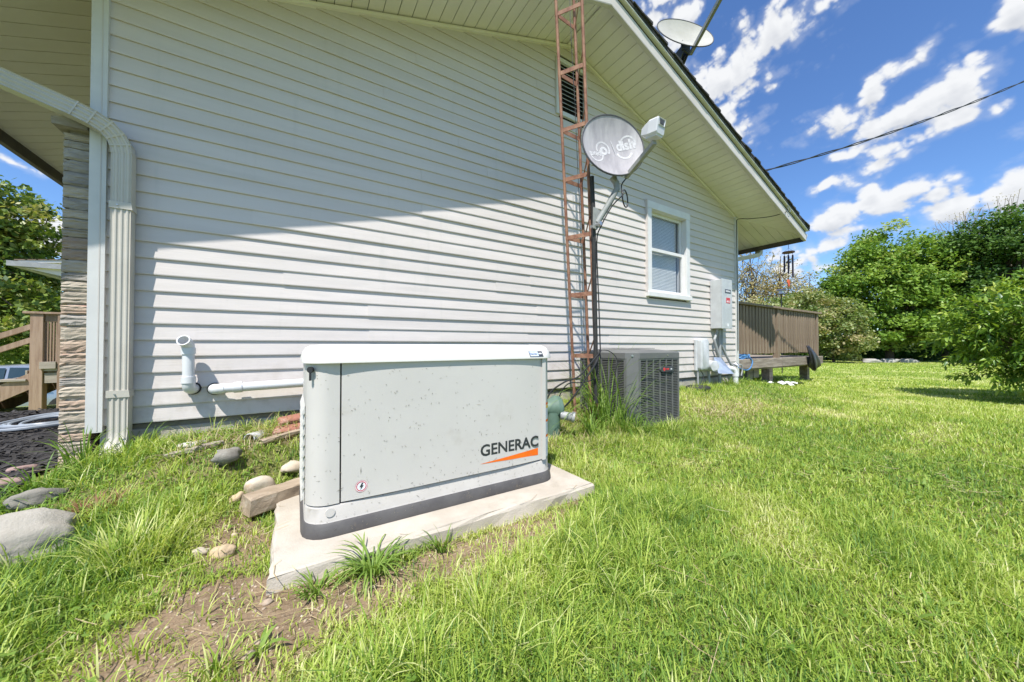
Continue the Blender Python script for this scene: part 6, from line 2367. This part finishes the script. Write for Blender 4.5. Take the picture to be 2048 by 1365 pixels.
def crown(blobs, nclus, per, cr, L0, L1, seed, tmean=.45, tvar=.2, inner=.45, aspect=.6, flat=.55):
    """leaf clusters spread through the outer part of overlapping ellipsoids"""
    rng = np.random.default_rng(seed)
    vol = np.array([b_[3] * b_[4] + b_[4] * b_[5] + b_[3] * b_[5] for b_ in blobs])
    pick = rng.choice(len(blobs), nclus, p=vol / vol.sum())
    B = np.array(blobs)[pick]
    d = rng.normal(size=(nclus, 3))
    d /= np.linalg.norm(d, axis=1)[:, None]
    rr = inner + (1.04 - inner) * rng.random(nclus) ** .45
    C_ = B[:, :3] + d * B[:, 3:6] * rr[:, None]
    crs = cr * rng.uniform(.6, 1.35, nclus)
    cid = np.repeat(np.arange(nclus), per)
    off = np.clip(rng.normal(size=(len(cid), 3)), -1.5, 1.5) * (crs[cid] * .55)[:, None]
    off[:, 2] *= flat
    P = C_[cid] + off
    nrm = rng.normal(size=(len(cid), 3)) * .75 + d[cid] * .35 + np.array([0, 0, .75])
    nrm /= np.linalg.norm(nrm, axis=1)[:, None]
    L = rng.uniform(L0, L1, len(cid))
    V, F = leafquads(P, L, L * aspect, nrm, rng)
    tc_ = rng.normal(tmean, tvar, nclus)
    t_ = np.clip(tc_[cid] + rng.normal(0, .12, len(cid)), 0, 1)
    return V, F, np.repeat(t_, 4), C_


def limbs(mb_, base, top, r0, targets, rng, nl=9):
    """tapered trunk with limbs towards some cluster centres"""
    base, top = Vector(base), Vector(top)
    pts = [base.lerp(top, k / 6) + Vector((rng.normal(0, .04), rng.normal(0, .04), 0)) * (k > 0) * (top - base).length * .12 for k in range(7)]
    mb_.tube([pts[0] - Vector((0, 0, .3))] + pts, [r0 * 1.35, r0 * 1.2] + [r0 * (1 - .8 * k / 6) for k in range(1, 7)], 9)
    for t_ in targets:
        t_ = Vector(t_)
        k = int(rng.integers(1, 6))
        s = pts[k]
        m_ = s.lerp(t_, .5) + Vector((rng.normal(0, .12), rng.normal(0, .12), rng.uniform(-.05, .25))) * (t_ - s).length * .4
        rr = max(r0 * (.42 - .05 * k), .03)
        q = bez([s, m_, t_], 4)
        mb_.tube(q, [max(.016, rr * (1 - .85 * i / (len(q) - 1))) for i in range(len(q))], 5, caps=False)


def tree(name, label, base, topz, blobs, nclus, per, cr, L0, L1, mat, seed, trunk_r=.16, bark='bark', tmean=.45, tvar=.2, nlimb=26, cat='tree', inner=.45, group=None, aspect=.6, trunks=1):
    rng = np.random.default_rng(seed + 500)
    o2 = thing(name, label, cat, base, group)
    V_, F_, T_, C_ = crown(blobs, nclus, per, cr, L0, L1, seed, tmean, tvar, inner, aspect)
    link('crown', np_mesh('crown', V_, F_, {'tint': T_}), mat, o2)
    mb_ = MB()
    for k in range(trunks):
        dx_, dy_ = (0, 0) if trunks == 1 else (rng.normal(0, .35), rng.normal(0, .35))
        tg = C_[rng.choice(len(C_), max(3, nlimb // trunks), replace=False)]
        limbs(mb_, (base[0] + dx_ * .4, base[1] + dy_ * .4, base[2]), (base[0] + dx_ * 2.2, base[1] + dy_ * 2.2, topz), trunk_r, tg, rng)
    mb_.build('trunk', bark, o2, True)
    return o2


FWD, RGT = Vector((math.sin(HEAD), math.cos(HEAD), 0)), Vector((math.cos(HEAD), -math.sin(HEAD), 0))


def pos(side, dist):
    """ground point dist ahead along the camera heading, side/dist given as a slope"""
    p_ = FWD * dist + RGT * (dist * side)
    return p_.x, p_.y


def bl_(x, y, *list_):
    """blobs given relative to (x, y): along-view offset is RGT direction, then height"""
    out = []
    for (s, f, z, rx, ry, rz) in list_:
        p_ = RGT * s + FWD * f
        out.append((x + p_.x, y + p_.y, z, rx, ry, rz))
    return out


# big maple at the far side of the lawn
x, y = pos(1.085, 23.5)
tree('maple_tree', 'large rounded bright green maple at the far lawn edge, nearest the deck', (x, y, float(gz(x, y))), 6.5,
     bl_(x, y, (0, 0, 4.6, 2.9, 2.9, 3.2), (-2.1, 0, 3.8, 1.8, 1.9, 2.2), (-1.2, .3, 6.3, 1.6, 1.7, 1.6), (.6, .2, 7.7, 1.5, 1.6, 1.6), (1.9, 0, 5.2, 1.6, 1.7, 2.3), (-.6, -.9, 2.0, 2.6, 1.8, 1.2), (1.4, -1.2, 2.3, 1.8, 1.5, 1.1), (-1.6, -1.0, 5.0, 1.2, 1.2, 1.0), (.8, -1.6, 4.6, 1.5, 1.2, 1.3)),
     270, 165, .78, .15, .27, 'maple', 1, .2, nlimb=40, tmean=.5, tvar=.17)
x, y = pos(1.245, 24.5)
tree('maple_tree', 'second green maple on the far lawn, right of the largest one', (x, y, float(gz(x, y))), 6.2,
     bl_(x, y, (0, 0, 4.8, 2.1, 2.3, 2.8), (-.3, 0, 7.3, 1.4, 1.5, 1.4), (1.4, 0, 6.2, 1.5, 1.6, 1.7), (.4, -.8, 2.8, 2.3, 1.9, 1.7), (2.2, -.2, 3.8, 1.6, 1.6, 2.1), (-.8, -1.2, 4.6, 1.2, 1.0, 1.2)),
     200, 155, .78, .15, .26, 'maple', 2, .17, nlimb=30, tmean=.40, tvar=.18)
x, y = pos(1.43, 20.5)
tree('shade_tree', 'dark green tree filling the right edge behind the bush', (x, y, float(gz(x, y))), 6.5,
     bl_(x, y, (0, 0, 5.0, 2.5, 2.5, 3.0), (-.9, 0, 6.9, 1.4, 1.5, 1.5), (1.0, 0, 7.4, 1.7, 1.7, 1.7), (-.8, -.5, 2.8, 1.8, 1.8, 1.8), (2.6, 0, 4.6, 2.0, 2.0, 2.8)),
     215, 155, .78, .14, .25, 'dark_tree', 3, .2, nlimb=30, tmean=.45, tvar=.22)
# shrubs and small trees behind the deck
x, y = pos(.925, 21.5)
tree('garden_shrub', 'loose pale green shrub between the deck railing and the largest maple', (x, y, float(gz(x, y))), 3.2,
     bl_(x, y, (0, 0, 2.0, 1.5, 1.7, 1.8), (-.9, 0, 2.9, 1.1, 1.2, 1.3), (.5, -.3, 1.3, 1.2, 1.2, 1.2)),
     230, 56, .45, .11, .20, 'hedge', 4, .06, nlimb=20, cat='shrub', tmean=.5, tvar=.25)
x, y = pos(.80, 21.0)
tree('garden_shrub', 'bushy light green shrub showing above the deck railing', (x, y, float(gz(x, y))), 3.2,
     bl_(x, y, (0, 0, 2.1, 1.6, 1.6, 1.8), (.9, 0, 3.0, 1.0, 1.1, 1.3), (-1.0, 0, 2.2, 1.2, 1.2, 1.4)),
     230, 56, .45, .11, .20, 'hedge', 5, .06, nlimb=20, cat='shrub', tmean=.55, tvar=.25)
x, y = pos(.70, 19.0)
tree('garden_shrub', 'yellow-green shrub close behind the house corner above the deck', (x, y, float(gz(x, y))), 2.6,
     bl_(x, y, (0, 0, 1.8, 1.4, 1.4, 1.6), (-1.0, 0, 1.9, 1.1, 1.2, 1.3), (.9, .2, 2.2, .9, 1.0, 1.2)),
     190, 56, .42, .10, .18, 'hedge', 6, .05, nlimb=18, cat='shrub', tmean=.75, tvar=.2)
for (sd, dist, seed, topz, lab) in ((.69, 26, 7, 8.2, 'sparse blossoming tree with pale leaves just right of the house corner'), (.775, 27, 8, 7.8, 'sparse spring tree with thin yellow leaves behind the wind chime'), (.86, 28, 9, 6.6, 'small twiggy spring tree right of the wind chime')):
    x, y = pos(sd, dist)
    tree('spring_tree', lab, (x, y, float(gz(x, y))), topz,
         bl_(x, y, (0, 0, topz * .70, 1.9, 1.9, topz * .30), (-1.0, 0, topz * .55, 1.3, 1.3, 1.4), (1.1, 0, topz * .55, 1.2, 1.3, 1.3)),
         260, 17, .50, .10, .17, 'spring_tree', seed, .10, 'bark', nlimb=110, inner=.15, tmean=.5, tvar=.3)
# leafless tree behind the maples
for (sd, dist, seed, topz, lab) in ((1.31, 34, 10, 14.8, 'leafless grey tree rising behind the two maples'), (1.44, 33, 11, 15.8, 'leafless grey tree behind the dark tree at the right edge')):
    x, y = pos(sd, dist)
    tree('bare_tree', lab, (x, y, float(gz(x, y))), topz * .92,
         bl_(x, y, (0, 0, topz * .74, 2.6, 2.6, topz * .24), (-1.6, 0, topz * .66, 1.8, 1.8, 2.0), (1.6, 0, topz * .68, 1.8, 1.8, 2.0)),
         330, 5, .5, .09, .15, 'spring_tree', seed, .14, 'bark_pale', nlimb=300, inner=.1, tmean=.3, tvar=.2)
# low hedge under the maples closes the lawn
hedge_parts = []
for k in range(26):
    sd = .60 + k * .042
    dist = 27.5 + 2.0 * math.sin(k * 1.7)
    x, y = pos(sd, dist)
    zz_ = float(gz(x, y))
    V_, F_, T_, _c = crown([(x, y, zz_ + .8, 1.5, 1.5, 1.1 + .3 * math.sin(k * 2.3))], 42, 34, .5, .16, .26, 300 + k, .3, .2)
    hedge_parts.append((V_, F_, T_))
V_, F_, T_ = join(hedge_parts)
tag(link('undergrowth', np_mesh('undergrowth', V_, F_, {'tint': T_}), 'dark_tree'), 'dark undergrowth along the far lawn edge under the maples', 'undergrowth', kind='stuff')

# maple left of the house
x, y = pos(-1.63, 12.6)
tree('maple_tree', 'leafy maple with glossy leaves left of the stone column', (x, y, float(gz(x, y))), 5.0,
     bl_(x, y, (0, 0, 3.5, 3.0, 3.0, 2.2), (1.6, 0, 4.2, 1.7, 1.7, 1.2), (2.3, 0, 2.9, 1.8, 1.7, 1.1), (2.9, 0, 1.9, 1.5, 1.6, .9), (1.2, 0, 1.2, 2.0, 2.0, 1.0), (.6, 0, 5.0, 1.5, 1.5, 1.0), (1.9, 0, 5.4, 1.5, 1.5, 1.0), (1.2, 0, 6.2, 1.3, 1.3, .9)),
     640, 46, .50, .13, .24, 'left_maple', 12, .2, nlimb=44, tmean=.5, tvar=.25, inner=.3)
for (sd, dist, seed, lab) in ((-1.30, 22, 13, 'tree behind the porch railing, far left background'), (-1.62, 24, 14, 'dense tree beyond the parked car at the far left')):
    x, y = pos(sd, dist)
    zz_ = float(gz(x, y))
    tree('shade_tree', lab, (x, y, zz_), 4.5, bl_(x, y, (0, 0, zz_ + 3.6, 3.6, 3.2, 2.4), (1.6, 0, zz_ + 2.0, 2.4, 2.2, 1.8), (-1.8, 0, zz_ + 2.2, 2.4, 2.2, 2.0)), 260, 46, .75, .22, .36, 'left_maple', seed, .2, nlimb=20, tmean=.35, tvar=.2)


# foreground bush: leafy shoots with long pointed leaves
def bush(name, label, base, blobs, nshoot, seed):
    rng = np.random.default_rng(seed)
    o2 = thing(name, label, 'shrub', base)
    vol = np.array([b_[3] * b_[5] for b_ in blobs])
    pick = rng.choice(len(blobs), nshoot, p=vol / vol.sum())
    B = np.array(blobs)[pick]
    d = rng.normal(size=(nshoot, 3))
    d[:, 2] = np.abs(d[:, 2]) * .9 - .35
    d /= np.linalg.norm(d, axis=1)[:, None]
    rr = .55 + .47 * rng.random(nshoot) ** .6
    S = B[:, :3] + d * B[:, 3:6] * rr[:, None]
    up_ = np.where(d[:, 2] > .1, .45, -.35)
    sd_ = d * .8 + np.stack([np.zeros(nshoot), np.zeros(nshoot), up_], 1) + rng.normal(0, .35, (nshoot, 3))
    sd_ /= np.linalg.norm(sd_, axis=1)[:, None]
    Ls = rng.uniform(.16, .34, nshoot)
    nl = 15
    sid = np.repeat(np.arange(nshoot), nl)
    u = np.tile((np.arange(nl) + .5) / nl, nshoot)
    P = S[sid] + sd_[sid] * (Ls[sid] * (u - .3))[:, None]
    P[:, 2] -= .10 * u * u * Ls[sid]
    ang = np.tile(np.arange(nl) * 2.4, nshoot) + rng.uniform(0, 6.28, nshoot)[sid]
    ref = np.tile(np.array([[.3, .2, 1.0]]), (len(sid), 1))
    a_ = np.cross(sd_[sid], ref)
    a_ /= np.linalg.norm(a_, axis=1)[:, None] + 1e-9
    b_ = np.cross(sd_[sid], a_)
    out = a_ * np.cos(ang)[:, None] + b_ * np.sin(ang)[:, None]
    ld = out * .85 + sd_[sid] * (.25 + .75 * u)[:, None] + rng.normal(0, .12, out.shape) - np.array([0, 0, .12])
    ld /= np.linalg.norm(ld, axis=1)[:, None]
    L = rng.uniform(.055, .105, len(sid)) * (.75 + .5 * np.sin(u * 2.6))
    W_ = L * rng.uniform(.30, .40, len(sid))
    nn = np.array([0, 0, 1.0]) + rng.normal(0, .35, out.shape)
    s_ = np.cross(ld, nn)
    s_ /= np.linalg.norm(s_, axis=1)[:, None] + 1e-9
    nn = np.cross(s_, ld)
    V = np.empty((len(sid), 7, 3))
    V[:, 0] = P
    V[:, 1] = P + ld * (L * .35)[:, None] + s_ * (W_ * .5)[:, None] + nn * (W_ * .18)[:, None]
    V[:, 2] = P + ld * (L * .42)[:, None]
    V[:, 3] = P + ld * (L * .35)[:, None] - s_ * (W_ * .5)[:, None] + nn * (W_ * .18)[:, None]
    V[:, 4] = P + ld * (L * .72)[:, None] + s_ * (W_ * .34)[:, None] + nn * (W_ * .06)[:, None] - nn * (L * .06)[:, None]
    V[:, 5] = P + ld * (L * .72)[:, None] - s_ * (W_ * .34)[:, None] + nn * (W_ * .06)[:, None] - nn * (L * .06)[:, None]
    V[:, 6] = P + ld * L[:, None] - nn * (L * .16)[:, None]
    tri = np.array([(0, 2, 1), (0, 3, 2), (1, 2, 4), (2, 3, 5), (2, 6, 4), (2, 5, 6)])
    F = (tri[None] + (np.arange(len(sid)) * 7)[:, None, None]).reshape(-1, 3)
    ts = rng.normal(.45, .2, nshoot)[sid] + .22 * (u - .4) + rng.normal(0, .1, len(sid))
    link('foliage', np_mesh('foliage', V.reshape(-1, 3), F, {'tint': np.repeat(np.clip(ts, 0, 1), 7)}), 'bush', o2)
    mb_ = MB()
    for k in rng.choice(nshoot, 170, replace=False):
        t_ = Vector(S[k] + sd_[k] * Ls[k] * .5)
        s2 = Vector(base) + Vector((rng.normal(0, .10), rng.normal(0, .10), .02))
        m_ = s2.lerp(t_, .45) + Vector((0, 0, .15 + .2 * rng.random()))
        q = bez([s2, m_, t_], 4)
        mb_.tube(q, [.012 * (1 - .8 * i / (len(q) - 1)) for i in range(len(q))], 4, caps=False)
    mb_.build('stems', 'bark', o2)
    return o2


bush('leafy_bush', 'big drooping leafy green bush on the lawn at the right edge', (9.05, -.10, float(gz(9.05, -.1))),
     [(9.0, -.05, 1.12, 1.05, 1.10, .62), (8.85, .62, 1.05, .62, .55, .50), (8.70, .30, .72, .60, .65, .45), (9.3, -.7, 1.2, 1.0, 1.0, .75), (9.2, .1, 1.45, .6, .6, .45), (8.75, .55, .42, .35, .30, .22), (8.8, .05, .45, .5, .45, .28), (9.3, -1.5, .9, .9, .9, .7)], 1500, 21)
